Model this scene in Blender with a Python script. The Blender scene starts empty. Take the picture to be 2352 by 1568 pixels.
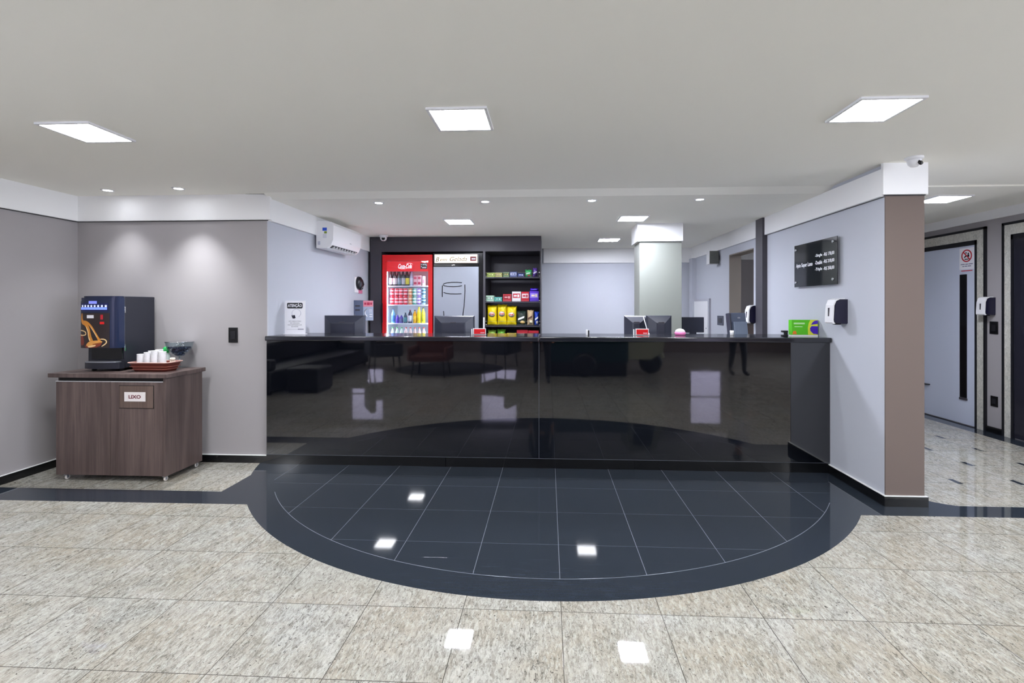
import bpy, bmesh, math, random
from mathutils import Vector, Matrix
R = math.radians
PI = math.pi
C = bpy.context.scene.collection
random.seed(7)

# ------------------------------------------------------------------ materials
def s2l(c):
    return tuple((x/255/12.92 if x/255 <= .04045 else ((x/255+.055)/1.055)**2.4) for x in c)
MATS = {}
def mat(name, rgb, rough=.5, metal=0, spec=.5, emit=None, estr=1, coat=0, ior=None, bump=0, bscale=200, trans=0):
    if name in MATS: return MATS[name]
    m = bpy.data.materials.new(name); m.use_nodes = True
    nt = m.node_tree; b = nt.nodes['Principled BSDF']
    b.inputs['Base Color'].default_value = (*s2l(rgb), 1)
    b.inputs['Roughness'].default_value = rough
    b.inputs['Metallic'].default_value = metal
    b.inputs['Specular IOR Level'].default_value = spec
    b.inputs['Coat Weight'].default_value = coat
    b.inputs['Transmission Weight'].default_value = trans
    if ior: b.inputs['IOR'].default_value = ior
    if emit:
        b.inputs['Emission Color'].default_value = (*s2l(emit), 1)
        b.inputs['Emission Strength'].default_value = estr
    # faint procedural mottling so no surface is perfectly uniform
    tc = nt.nodes.new('ShaderNodeTexCoord')
    n = nt.nodes.new('ShaderNodeTexNoise'); n.inputs['Scale'].default_value = 6 if bump == 0 else bscale
    n.inputs['Detail'].default_value = 3
    nt.links.new(tc.outputs['Object'], n.inputs['Vector'])
    mr = nt.nodes.new('ShaderNodeMapRange')
    mr.inputs['To Min'].default_value = max(0, rough-.04); mr.inputs['To Max'].default_value = min(1, rough+.04)
    nt.links.new(n.outputs['Fac'], mr.inputs['Value']); nt.links.new(mr.outputs['Result'], b.inputs['Roughness'])
    if bump:
        bp = nt.nodes.new('ShaderNodeBump'); bp.inputs['Strength'].default_value = bump; bp.inputs['Distance'].default_value = .002
        nt.links.new(n.outputs['Fac'], bp.inputs['Height']); nt.links.new(bp.outputs['Normal'], b.inputs['Normal'])
    MATS[name] = m
    return m

class X:
    """tiny shader-expression helper (math nodes on object coordinates)"""
    nt = None
    def __init__(s, sock): s.s = sock
    @staticmethod
    def op(o, *a, clamp=False):
        n = X.nt.nodes.new('ShaderNodeMath'); n.operation = o; n.use_clamp = clamp
        for i, v in enumerate(a):
            if isinstance(v, X): X.nt.links.new(v.s, n.inputs[i])
            else: n.inputs[i].default_value = v
        return X(n.outputs[0])
    def __add__(a, b): return X.op('ADD', a, b)
    def __sub__(a, b): return X.op('SUBTRACT', a, b)
    def __mul__(a, b): return X.op('MULTIPLY', a, b)
    def __gt__(a, b): return X.op('GREATER_THAN', a, b)
    def __lt__(a, b): return X.op('LESS_THAN', a, b)
    def mx(a, b): return X.op('MAXIMUM', a, b)
    def abs(a): return X.op('ABSOLUTE', a)
    def floor(a): return X.op('FLOOR', a)
    def sqrt(a): return X.op('SQRT', a)
    def frac(a): return X.op('FLOORED_MODULO', a, 1.0)

def mixc(nt, fac, a, b, mode='MIX'):
    n = nt.nodes.new('ShaderNodeMix'); n.data_type = 'RGBA'; n.blend_type = mode
    for idx, v in ((0, fac), (6, a), (7, b)):
        if isinstance(v, X): nt.links.new(v.s, n.inputs[idx])
        elif hasattr(v, 'is_output'): nt.links.new(v, n.inputs[idx])
        elif isinstance(v, tuple): n.inputs[idx].default_value = (*s2l(v), 1)
        else: n.inputs[idx].default_value = v
    return n.outputs[2]
def ramp(nt, sock, stops):
    n = nt.nodes.new('ShaderNodeValToRGB'); e = n.color_ramp.elements
    while len(e) < len(stops): e.new(.5)
    for el, (p, c) in zip(e, stops): el.position = p; el.color = (c, c, c, 1)
    nt.links.new(sock, n.inputs[0]); return X(n.outputs[0])
def noise(nt, vec, scale, detail=4, rough=.6, dist=0, dim='3D'):
    n = nt.nodes.new('ShaderNodeTexNoise'); n.noise_dimensions = dim
    n.inputs['Scale'].default_value = scale; n.inputs['Detail'].default_value = detail
    n.inputs['Roughness'].default_value = rough; n.inputs['Distortion'].default_value = dist
    nt.links.new(vec, n.inputs['Vector']); return n.outputs[0]
def mapping(nt, vec, scale=(1,1,1), rot=(0,0,0)):
    n = nt.nodes.new('ShaderNodeMapping'); n.inputs['Scale'].default_value = scale; n.inputs['Rotation'].default_value = rot
    nt.links.new(vec, n.inputs['Vector']); return n

def granite(nt, vec, streak=(1, 1, 1), rotv=None, tone=None):
    """light beige-grey granite: cloudy ground, elongated grey grain, dark flecks"""
    mp = mapping(nt, vec, streak)
    if rotv is not None: nt.links.new(rotv, mp.inputs['Rotation'])
    v = mp.outputs[0]
    cloud = X(noise(nt, vec, 2.2, 4, .6, .8))
    col = mixc(nt, ramp(nt, cloud.s, [(.35, 0), (.68, 1)]), (186, 185, 178), (177, 169, 154))
    g1 = X(noise(nt, v, 30, 7, .78, .9))
    col = mixc(nt, ramp(nt, g1.s, [(.47, 0), (.60, .75)]), col, (126, 123, 113))
    g0 = X(noise(nt, v, 34, 4, .65, .5))
    col = mixc(nt, ramp(nt, g0.s, [(.38, .6), (.5, 0)]), col, (206, 206, 199))
    patch = ramp(nt, noise(nt, v, 3.4, 3, .6, .6), [(.42, .2), (.64, 1)])
    for sc_, th, st in ((9, .012, .75), (20, .020, .7), (42, .03, .45)):
        vn = (X(noise(nt, v, sc_, 5, .66, 1.3)) - .5).abs()
        vm = ramp(nt, noise(nt, vec, sc_*.45, 2, .5), [(.42, 0), (.58, 1)])
        col = mixc(nt, ramp(nt, vn.s, [(0, st), (th, 0)])*vm, col, (70, 69, 63))
    g2 = ramp(nt, noise(nt, v, 46, 6, .74, .9), [(.55, 0), (.605, 1)])
    col = mixc(nt, g2*patch*.8, col, (56, 56, 53))
    g3 = ramp(nt, noise(nt, vec, 75, 2, .5, .3), [(.67, 0), (.70, 1)])
    col = mixc(nt, g3*.8, col, (44, 42, 40))
    return col

def floor_material():
    m = bpy.data.materials.new('polished_granite_floor'); m.use_nodes = True
    nt = m.node_tree; X.nt = nt; b = nt.nodes['Principled BSDF']
    tc = nt.nodes.new('ShaderNodeTexCoord'); sp = nt.nodes.new('ShaderNodeSeparateXYZ')
    nt.links.new(tc.outputs['Object'], sp.inputs[0])
    x, y = X(sp.outputs[0]), X(sp.outputs[1])
    P = .4705
    u = (x - .062)*(1/P); v = (y - 2.345)*(1/P)
    iu, iv = u.floor(), v.floor()
    cell = nt.nodes.new('ShaderNodeCombineXYZ'); nt.links.new(iu.s, cell.inputs[0]); nt.links.new(iv.s, cell.inputs[1])
    wn = nt.nodes.new('ShaderNodeTexWhiteNoise'); wn.noise_dimensions = '2D'; nt.links.new(cell.outputs[0], wn.inputs[0])
    rnd = X(wn.outputs['Value'])
    # per-tile shift and rotation of the veining
    off = nt.nodes.new('ShaderNodeVectorMath'); off.operation = 'MULTIPLY_ADD'
    nt.links.new(wn.outputs['Color'], off.inputs[0]); off.inputs[1].default_value = (7, 7, 7); nt.links.new(tc.outputs['Object'], off.inputs[2])
    rot = nt.nodes.new('ShaderNodeCombineXYZ'); nt.links.new((rnd*.7 - .25).s, rot.inputs[2])
    beige = granite(nt, off.outputs[0], (2.0, .6, 1), rot.outputs[0])
    beige = mixc(nt, rnd*.16, beige, (168, 160, 146))
    # tile joints
    def line(t, w): return X.op('LESS_THAN', (t.frac() - .5).abs(), 999) * ((t + .5).frac() - .5).abs().__lt__(w)
    jb = line(u, .004).mx(line(v, .004))
    beige = mixc(nt, jb*.85, beige, (66, 63, 57))
    # black granite inlay
    dx = x + .03; dy = y - 5.165
    r = (dx*dx + dy*dy).sqrt()
    front = (y < 4.6)
    disc = (r < 2.739)*front
    slope = x*-.008
    band = ((y + x*.008*(-1)) > 3.52)*((y) < 3.735)
    zone = (x > -2.56)*(x < 2.70)*(y > 3.6)*(y < 4.7)
    fx = x - 3.08; fy = y - 4.06
    fillet = ((fx*fx + fy*fy).sqrt() > .34)*(x < 3.08)*(y < 4.06)*(y > 3.6)*(x > 2.5)
    strip = (x > 4.9)*(y > 3.735)
    # small dark inserts of the corridor floor, a lattice turned half a step each row
    cu = (x - 3.865)*(1/.98); cv = (y - 4.74)*(1/.48)
    def bar(ox, oy):
        a = ((cu + (ox + .5)).frac() - .5).abs()*.98; bb = ((cv + (oy + .5)).frac() - .5).abs()*.48
        return (a < .022)*(bb < .058)
    bars = bar(0, 0).mx(bar(.5, 0))*(x > 2.95)*(x < 4.8)*(y > 3.9)
    black = disc.mx(band).mx(zone).mx(fillet).mx(strip).mx(bars)
    bn = X(noise(nt, tc.outputs['Object'], 240, 3, .7))
    bc = mixc(nt, bn, (34, 40, 48), (54, 61, 71))
    mp2 = mapping(nt, tc.outputs['Object'], (.6, 6, 1))
    bc = mixc(nt, ramp(nt, noise(nt, mp2.outputs[0], 9, 4, .7), [(.5, 0), (.75, .22)]), bc, (66, 73, 86))
    inner = (r < 2.54)*front
    jl = line(u, .0035)*inner
    jy = line((y - 3.005)*(1/.4705), .003)*inner
    ring = ((r - 2.54).abs() < .0022)*(y < 3.75)
    bc = mixc(nt, jl.mx(jy*.5).mx(ring)*.62, bc, (150, 155, 165))
    col = mixc(nt, black, beige, bc)
    nt.links.new(col, b.inputs['Base Color'])
    rr = X(noise(nt, tc.outputs['Object'], 14, 4, .6))
    nt.links.new((rr*.03 + .01 + black*.02).s, b.inputs['Roughness'])
    b.inputs['IOR'].default_value = 1.55
    bp = nt.nodes.new('ShaderNodeBump'); bp.inputs['Strength'].default_value = .12; bp.inputs['Distance'].default_value = .002; bp.invert = True
    nt.links.new(jb.mx(jl).mx(ring).s, bp.inputs['Height']); nt.links.new(bp.outputs[0], b.inputs['Normal'])
    return m
def granite_material():
    m = bpy.data.materials.new('granite_surround'); m.use_nodes = True; nt = m.node_tree; X.nt = nt
    tc = nt.nodes.new('ShaderNodeTexCoord')
    nt.links.new(mixc(nt, .35, granite(nt, tc.outputs['Object'], (1, 1, .6)), (236, 236, 226)), nt.nodes['Principled BSDF'].inputs['Base Color'])
    nt.nodes['Principled BSDF'].inputs['Roughness'].default_value = .15
    return m
def wood_material(name, dark, light, sc=1):
    m = bpy.data.materials.new(name); m.use_nodes = True; nt = m.node_tree; X.nt = nt
    tc = nt.nodes.new('ShaderNodeTexCoord')
    a = mapping(nt, tc.outputs['Object'], (9*sc, 9*sc, .7*sc)); c = mapping(nt, tc.outputs['Object'], (70*sc, 70*sc, 2*sc))
    f1 = ramp(nt, noise(nt, a.outputs[0], 1, 4, .6, .5), [(.3, 0), (.7, 1)])
    col = mixc(nt, f1, dark, light)
    f2 = ramp(nt, noise(nt, c.outputs[0], 1, 4, .7), [(.45, 0), (.75, .55)])
    col = mixc(nt, f2, col, tuple(int(v*.68) for v in dark))
    nt.links.new(col, nt.nodes['Principled BSDF'].inputs['Base Color'])
    nt.nodes['Principled BSDF'].inputs['Roughness'].default_value = .38
    return m
def pane_material(name='clear_glass', tint=(245, 250, 252)):
    m = bpy.data.materials.new(name); m.use_nodes = True; nt = m.node_tree
    nt.nodes.remove(nt.nodes['Principled BSDF']); out = nt.nodes['Material Output']
    t = nt.nodes.new('ShaderNodeBsdfTransparent'); t.inputs[0].default_value = (*s2l(tint), 1)
    g = nt.nodes.new('ShaderNodeBsdfGlossy'); g.inputs['Roughness'].default_value = .03
    f = nt.nodes.new('ShaderNodeLayerWeight'); f.inputs['Blend'].default_value = .5
    X.nt = nt; fc = X.op('POWER', X(f.outputs['Facing']), 4.0)*.6 + .045
    mx = nt.nodes.new('ShaderNodeMixShader')
    nt.links.new(fc.s, mx.inputs[0]); nt.links.new(t.outputs[0], mx.inputs[1]); nt.links.new(g.outputs[0], mx.inputs[2])
    nt.links.new(mx.outputs[0], out.inputs[0]); return m

M_FLOOR = floor_material(); M_GRAN = granite_material()
M_WOOD = wood_material('dark_wood_laminate', (76, 63, 61), (112, 96, 92))
M_PANE = pane_material()
M_CEIL = mat('ceiling_paint', (247, 245, 236), .9, bump=.05)
M_SOFF = mat('soffit_paint', (243, 243, 243), .85, bump=.05)
M_WALL = mat('pale_grey_paint', (188, 191, 200), .8, bump=.06)
M_TAUPE = mat('taupe_paint', (160, 156, 157), .8, bump=.06)
M_PILL = mat('brown_taupe_paint', (106, 93, 87), .8, bump=.06)
M_BASE = mat('black_granite', (16, 17, 19), .12)
M_BLKGLASS = mat('black_polished_glass', (9, 11, 17), .03, ior=1.95)
M_TOP = mat('black_countertop', (26, 27, 34), .14, ior=1.7)
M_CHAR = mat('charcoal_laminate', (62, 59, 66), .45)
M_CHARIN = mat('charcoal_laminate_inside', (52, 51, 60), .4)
M_BLK = mat('black_plastic', (22, 23, 28), .35)
M_BLKG = mat('black_gloss', (14, 15, 18), .12)
M_MON = mat('monitor_shell', (38, 41, 56), .35)
M_WHITE = mat('white_plastic', (238, 238, 240), .3)
M_WMAT = mat('white_card', (240, 240, 246), .6)
M_STEEL = mat('brushed_steel', (170, 174, 182), .38, metal=.75)
M_CHROME = mat('chrome', (215, 217, 222), .12, metal=1)
M_RED = mat('red_enamel', (214, 8, 16), .3)
M_LED = mat('led_panel', (255, 255, 255), .5, emit=(248, 250, 255), estr=95)
M_LED2 = mat('cool_led_panel', (255, 255, 255), .5, emit=(236, 240, 255), estr=150)
M_BULB = mat('downlight_lens', (255, 255, 255), .5, emit=(245, 248, 255), estr=60)
M_FRAME = mat('white_metal_trim', (232, 232, 234), .4)

# ------------------------------------------------------------------ mesh helpers
class B:
    def __init__(s): s.bm = bmesh.new()
    def box(s, x0, x1, y0, y1, z0, z1, bev=0, seg=2, M=None):
        bm = s.bm; vs = [bm.verts.new((x, y, z)) for x in (x0, x1) for y in (y0, y1) for z in (z0, z1)]
        fs = [bm.faces.new([vs[i] for i in f]) for f in ((0,1,3,2), (4,6,7,5), (0,4,5,1), (2,3,7,6), (0,2,6,4), (1,5,7,3))]
        if bev:
            r = bmesh.ops.bevel(bm, geom=list({e for f in fs for e in f.edges}), offset=bev, segments=seg, profile=.5, affect='EDGES')
            vs = list({v for f in r['faces'] for v in f.verts} | {v for v in vs if v.is_valid})
            if seg > 1:
                for f in r['faces']: f.smooth = True
        if M is not None:
            for v in vs: v.co = M @ v.co
        return s
    def lathe(s, prof, c=(0, 0, 0), n=24, axis='z', smooth=True):
        bm = s.bm; rings = []
        for (r, h) in prof:
            ring = []
            for i in range(n if r > 1e-6 else 1):
                a = 2*PI*i/n
                p = (r*math.cos(a), r*math.sin(a), h)
                if axis == 'y': p = (p[0], p[2], p[1])
                if axis == 'x': p = (p[2], p[0], p[1])
                ring.append(bm.verts.new((p[0]+c[0], p[1]+c[1], p[2]+c[2])))
            rings.append(ring)
        for a, b in zip(rings, rings[1:]):
            for i in range(n):
                if len(a) == 1 and len(b) == 1: continue
                if len(a) == 1: f = [a[0], b[i], b[(i+1) % n]]
                elif len(b) == 1: f = [a[i], a[(i+1) % n], b[0]]
                else: f = [a[i], a[(i+1) % n], b[(i+1) % n], b[i]]
                try: bm.faces.new(f).smooth = smooth
                except ValueError: pass
        for ring in (rings[0], rings[-1]):
            if len(ring) > 2:
                try: bm.faces.new(ring)
                except ValueError: pass
        return s
    def cyl(s, r, h0, h1, c=(0, 0, 0), n=20, axis='z'):
        return s.lathe([(r, h0), (r, h1)], c, n, axis)
    def tube(s, pts, r, n=8, cap=True):
        bm = s.bm; rings = []; pts = [Vector(p) for p in pts]
        for i, p in enumerate(pts):
            t = (pts[min(i+1, len(pts)-1)] - pts[max(i-1, 0)]).normalized()
            up = Vector((0, 0, 1)) if abs(t.z) < .9 else Vector((1, 0, 0))
            a = t.cross(up).normalized(); b = t.cross(a).normalized()
            rr = r[i] if isinstance(r, (list, tuple)) else r
            rings.append([bm.verts.new(p + a*rr*math.cos(2*PI*k/n) + b*rr*math.sin(2*PI*k/n)) for k in range(n)])
        for a, b in zip(rings, rings[1:]):
            for k in range(n): bm.faces.new([a[k], a[(k+1) % n], b[(k+1) % n], b[k]]).smooth = True
        if cap:
            bm.faces.new(rings[0]); bm.faces.new(rings[-1])
        return s
    def prism(s, poly, d0, d1, axis='y'):
        """poly of (a, b) pairs extruded along axis"""
        def P(a, b, d): return (a, d, b) if axis == 'y' else ((d, a, b) if axis == 'x' else (a, b, d))
        bm = s.bm; A = [bm.verts.new(P(a, b, d0)) for a, b in poly]; Bv = [bm.verts.new(P(a, b, d1)) for a, b in poly]
        bm.faces.new(A); bm.faces.new(Bv); n = len(poly)
        for i in range(n): bm.faces.new([A[i], A[(i+1) % n], Bv[(i+1) % n], Bv[i]])
        return s
    def done(s, name, m, parent=None, loc=None, label=None):
        bmesh.ops.recalc_face_normals(s.bm, faces=s.bm.faces)
        me = bpy.data.meshes.new(name); s.bm.to_mesh(me); s.bm.free()
        me.materials.append(m)
        o = bpy.data.objects.new(name, me); C.objects.link(o)
        if parent: o.parent = parent
        if loc: o.location = loc
        if label: o['label'] = label
        return o
def rrect(x0, x1, z0, z1, r, n=5):
    pts = []
    for cx, cz, a0 in ((x1-r, z1-r, 0), (x0+r, z1-r, 90), (x0+r, z0+r, 180), (x1-r, z0+r, 270)):
        for i in range(n+1):
            a = R(a0 + 90*i/n); pts.append((cx + r*math.cos(a), cz + r*math.sin(a)))
    return pts
def thing(name, label, cat, loc=(0, 0, 0), rz=0, group=None):
    o = bpy.data.objects.new(name, None); C.objects.link(o); o.empty_display_size = .1
    o.location = loc; o.rotation_euler = (0, 0, R(rz)); o['label'] = label; o['category'] = cat
    if group: o['group'] = group
    return o
def tag(o, label, cat, group=None):
    o['label'] = label; o['category'] = cat
    if group: o['group'] = group
    return o
def struct(name, b, m, parent=None, label=None):
    o = b.done(name, m, parent)
    if parent is None: o['kind'] = 'structure'
    if label: o['label'] = label
    return o
def bx(*a, **k): return B().box(*a, **k)
def copy_tree(o, parent=None):
    c = o.copy(); C.objects.link(c)
    if parent: c.parent = parent
    for ch in list(o.children): copy_tree(ch, c)
    return c
_tmpc = []
def text(s, w, h, m, parent, x, y, z, name='lettering', shear=0, bold=0, depth=.0006, label=None):
    """flat raised lettering facing -y, its box centred on (x, z), fitted to w by h"""
    cu = bpy.data.curves.new('t', 'FONT'); cu.body = s; cu.extrude = .02; cu.shear = shear; cu.offset = bold; cu.resolution_u = 3
    cu.align_x = 'CENTER'; cu.align_y = 'CENTER'
    t = bpy.data.objects.new('t', cu); C.objects.link(t)
    dg = bpy.context.evaluated_depsgraph_get(); dg.update()
    me = bpy.data.meshes.new_from_object(t.evaluated_get(dg)); me.name = name
    bpy.data.objects.remove(t); bpy.data.curves.remove(cu)
    xs = [v.co.x for v in me.vertices]; ys = [v.co.y for v in me.vertices]
    x0, x1, y0, y1 = min(xs), max(xs), min(ys), max(ys)
    for v in me.vertices:
        v.co = Vector((x + ((v.co.x-x0)/(x1-x0) - .5)*w, y - v.co.z/.02*depth, z + ((v.co.y-y0)/(y1-y0) - .5)*h))
    me.materials.clear(); me.materials.append(m)
    o = bpy.data.objects.new(name, me); C.objects.link(o); o.parent = parent
    if label: o['label'] = label
    return o

# ------------------------------------------------------------------ dimensions of the place (metres)
XR3 = 2.60
XL, XA, XR, XR2, XC = -4.46, -2.60, 2.455, 2.724, 5.11   # left wall, reception left wall, reception right wall (two faces), corridor wall
YW = 4.45      # rear wall of the coffee corner
YC = 4.42      # counter front
YB = 8.50      # rear wall of the reception
ZS, ZC, ZB = 2.255, 2.49, 2.45   # soffit underside, lobby ceiling, reception ceiling

# ------------------------------------------------------------------ setting
b = B(); b.box(-9, 9, -8, 10.5, -.1, 0); struct('floor', b, M_FLOOR)
b = B()
b.box(-9, 4.2, -8, 4.40, ZC, ZC+.15); b.box(4.2, 9, -8, 4.15, ZC, ZC+.15)
b.box(-2.8, XR2, 4.48, 9, ZB, ZC+.15); b.prism([(4.36, ZC), (4.48, ZB), (4.48, ZC+.1), (4.36, ZC+.1)], XA, XR, 'x')                    # reception ceiling, a little lower
b.box(-9, -2.8, 4.40, 9, ZC, ZC+.15)
b.box(XR3, 4.2, 4.40, 10.5, ZC-.012, ZC+.15); b.box(4.2, 9, 4.15, 10.5, ZC+.07, ZC+.2)
struct('ceiling', b, M_CEIL)
struct('wall_left', bx(XL-.2, XL, 1.6, 4.65, 0, ZC), M_TAUPE)
struct('wall_back_left', bx(XL, XA-.012, YW, 4.65, 0, ZC), M_TAUPE)
struct('wall_reception_left', B().box(XA-.2, XA, 4.65, 8.7, 0, ZC).box(XA-.012, XA, YW, 4.65, 0, ZC), M_WALL)
struct('wall_reception_back', bx(XA-.2, XR2, YB, YB+.2, 0, ZC), M_WALL)

b = B(); b.box(XR, XR2, 3.725, 4.02, 0, ZC); b.box(XR, XR3, 4.02, 6.02, 0, ZC); b.box(XR, XR3, 6.80, YB, 0, ZC); b.box(XR, XR3, 6.02, 6.80, 2.15, ZC)
struct('wall_right', b, M_WALL)
struct('wall_pillar_front', bx(XR, XR2+.004, 3.715, 3.725, 0, ZC), M_PILL)
struct('wall_corridor', bx(XC, XC+.2, 2.6, 10.5, 0, 2.7), M_TAUPE)
struct('wall_corridor_back', bx(XR3, XC, 8.9, 9.1, 0, 2.7), M_TAUPE)
struct('wall_lobby_left', bx(-8.2, -8, -7.2, 1.6, 0, ZC), M_TAUPE)
struct('wall_lobby_left_return', bx(-8, XL-.2, 1.6, 1.8, 0, ZC), M_TAUPE)
struct('wall_lobby_right', bx(8, 8.2, -7.2, 2.6, 0, ZC), M_TAUPE)
struct('wall_lobby_right_return', bx(XC+.2, 8, 2.6, 2.8, 0, ZC), M_TAUPE)
# street wall behind the photographer, with four tall glazed openings
glz = [(-6.5, -5.4), (-2.2, -1.0), (1.2, 1.65), (4.5, 5.5)]
b = B(); xs = -8
for a, c in glz:
    b.box(xs, a, -7.2, -7, 0, ZC); b.box(a, c, -7.2, -7, 2.3, ZC); b.box(a, c, -7.2, -7, 0, .6); xs = c
b.box(xs, 8, -7.2, -7, 0, ZC); struct('wall_street', b, M_PILL)
M_DAY = mat('daylit_glass', (200, 205, 230), .2, emit=(222, 216, 255), estr=4.2)
for i, (a, c) in enumerate(glz):
    w = struct('window_%d' % (i+1), bx(a, c, -7.14, -7.12, .6, 2.3), M_DAY)
    fr = B(); fr.box(a, a+.04, -7.16, -7.08, .6, 2.3); fr.box(c-.04, c, -7.16, -7.08, .6, 2.3); fr.box(a+.04, c-.04, -7.16, -7.08, 2.26, 2.3); fr.box(a+.04, c-.04, -7.16, -7.08, 1.4, 1.44)
    fr.done('window_frame', M_BLK, w)
# added side windows, out of view, glowing to brighten ceiling and walls
M_FILL_GLASS = mat('added_fill_glass', (210, 214, 230), .2, emit=(232, 238, 255), estr=10)
for i, (xa, sg) in enumerate(((-8, 1), (8, -1))):
    w = struct('window_%d' % (i+5), bx(min(xa, xa+sg*.02), max(xa, xa+sg*.02), -4.2, 1.4, .5, 2.3), M_FILL_GLASS)  # added unseen side window, for fill light only
    fr = B()
    for yy in (-4.24, -2.8, -1.4, 0, 1.4): fr.box(min(xa, xa+sg*.05), max(xa, xa+sg*.05), yy, yy+.04, .5, 2.3)
    fr.done('window_frame', M_BLK, w)  # frame of the added side window
# soffits
P = .032
n = [0]
def trim(b, m, lab=None):
    n[0] += 1; return struct('trim_%d' % n[0], b, m, label=lab)
trim(bx(XL, XL+P, 1.6, YW-P, ZS, ZC), M_SOFF)
trim(bx(XL, XA+P, YW-P, YW, ZS, ZC), M_SOFF)
trim(bx(XA, XA+P, YW, 7.04, ZS-.01, ZB), M_SOFF)
trim(bx(-.08, XR-P, YB-P, YB, 2.20, ZB), M_SOFF)
trim(bx(XR-P, XR, 3.7155, YB-P, ZS, ZB+.002), M_SOFF)
trim(bx(XR-P, XR2+.012, 3.69, 3.715, ZS+.008, ZC), M_SOFF)
trim(bx(XR2+.004, XR2+.03, 3.715, 4.05, ZS+.008, ZC-.012), M_SOFF)
trim(bx(XC-.02, XC, 2.8, 8.9, 2.455, 2.56), M_SOFF)
trim(bx(XR3, XC-.02, 8.87, 8.9, 2.28, 2.478), M_SOFF)
trim(bx(XR-.055, XR, 5.65, 5.83, 0, ZB), M_CHAR, 'dark vertical strip beside the doorway')
# slim black strips painting the shadow line under the soffits
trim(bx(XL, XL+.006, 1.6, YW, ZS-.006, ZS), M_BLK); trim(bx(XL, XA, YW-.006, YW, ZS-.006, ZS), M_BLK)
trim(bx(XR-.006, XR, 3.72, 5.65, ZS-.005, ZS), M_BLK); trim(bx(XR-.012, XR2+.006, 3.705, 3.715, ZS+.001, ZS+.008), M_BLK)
# baseboards
H = .068
struct('baseboard_left', bx(XL, XL+.018, 1.6, YW-.018, 0, H), M_BASE)
struct('baseboard_back_left', bx(XL, XA-.001, YW-.018, YW, 0, H), M_BASE)
struct('baseboard_right', bx(XR-.018, XR, 3.697, YC-.002, 0, H+.004), M_BASE)
struct('baseboard_pillar', bx(XR, XR2+.02, 3.697, 3.715, 0, H+.004), M_BASE)
struct('baseboard_pillar_side', bx(XR2+.002, XR2+.02, 3.715, 4.02, 0, H), M_BASE)
struct('baseboard_corridor', bx(XC-.018, XC, 5.80, 5.995, 0, H), M_BASE)
M_EDGE_HILITE = mat('sealant_bead', (236, 236, 236), .5)  # pale strips paint the highlight along the baseboard top edge
trim(B().box(XL, XA-.001, YW-.016, YW, H, H+.005).box(XL, XL+.016, 1.6, YW-.016, H, H+.005), M_EDGE_HILITE, 'painted highlight line on the baseboard')
trim(B().box(XR-.016, XR, 3.699, YC-.002, H+.004, H+.009).box(XR, XR2+.018, 3.699, 3.715, H+.004, H+.009), M_EDGE_HILITE, 'painted highlight line on the pillar baseboard')
# doorway lining in the right wall (opening to the corridor)
b = B(); b.box(XR-.004, XR3+.004, 6.795, 6.805, 0, 2.15); b.box(XR-.004, XR3+.004, 6.02, 6.80, 2.138, 2.152)
trim(b, mat('doorway_lining', (120, 112, 104), .6), 'taupe lining of the open doorway')
# column in reception
c = struct('wall_column', bx(1.10, 1.60, 6.0, 6.36, 0, ZB), mat('column_paint', (136, 139, 132), .7, bump=.05))
c['label'] = 'square pale column behind the reception counter'
trim(bx(1.07, 1.61, 5.97, 6.39, 2.235, ZB), M_SOFF, 'white square collar at the column top')
# shallow return near the rear right corner
trim(bx(XR-.07, XR, 8.3, YB-P, 0, ZS), M_WALL)

# ------------------------------------------------------------------ corridor lift doors
def lift(n_, y_near, y_far, inner_near, inner_far, doorm, lab, ztop=2.385, zin=2.245):
    """surround on the corridor wall, thin black edging, granite band and a door leaf"""
    d = B(); d.box(XC-.012, XC-.001, inner_near, inner_far, .012, zin-.03)
    door = struct('door_%d' % n_, d, doorm, label=lab)
    e = B(); w = .028
    e.box(XC-.021, XC, y_near, y_near+w, 0, ztop); e.box(XC-.021, XC, y_far-w, y_far, 0, ztop); e.box(XC-.021, XC, y_near, y_far, ztop-w, ztop)
    e.box(XC-.022, XC, inner_near-w*.9, inner_near, 0, zin); e.box(XC-.022, XC, inner_far, inner_far+w*.9, 0, zin)
    e.box(XC-.022, XC, inner_near-w*.9, inner_far+w*.9, zin-.055, zin)
    e.done('door_edging', M_BLK, door, label='black edging of the door surround')
    g = B(); g.box(XC-.016, XC, y_near+w, inner_near-w*.9, 0, ztop-w); g.box(XC-.016, XC, inner_far+w*.9, y_far-w, 0, ztop-w)
    g.box(XC-.016, XC, inner_near-w*.9, inner_far+w*.9, zin, ztop-w)
    g.done('door_frame', M_GRAN, door, label='speckled granite door surround')
    return door
M_DOORG = mat('pale_grey_enamel', (206, 213, 230), .3)
d1 = lift(1, 6.0, 7.40, 6.145, 7.22, M_DOORG, 'pale grey lift door with slim black window')
w = bx(XC-.022, XC-.012, 6.262, 6.358, .335, 1.845); w.done('window_slit', M_BLKG, d1, label='tall narrow black window')
bx(XC-.024, XC-.012, 6.255, 6.365, .305, .332).done('window_sill', M_CHAR, d1)
bx(XC-.06, XC-.012, 6.84, 6.98, .403, .418, bev=.004).done('latch_bar', M_BLK, d1, label='small black bar')
d2 = lift(2, 4.2, 5.795, 4.38, 5.66, mat('dark_steel_door', (34, 34, 44), .22), 'near-black lift door at the picture edge')
bx(XC-.016, XC-.010, 5.02, 5.03, .012, 2.2).done('door_seam', M_BLKG, d2)
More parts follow.
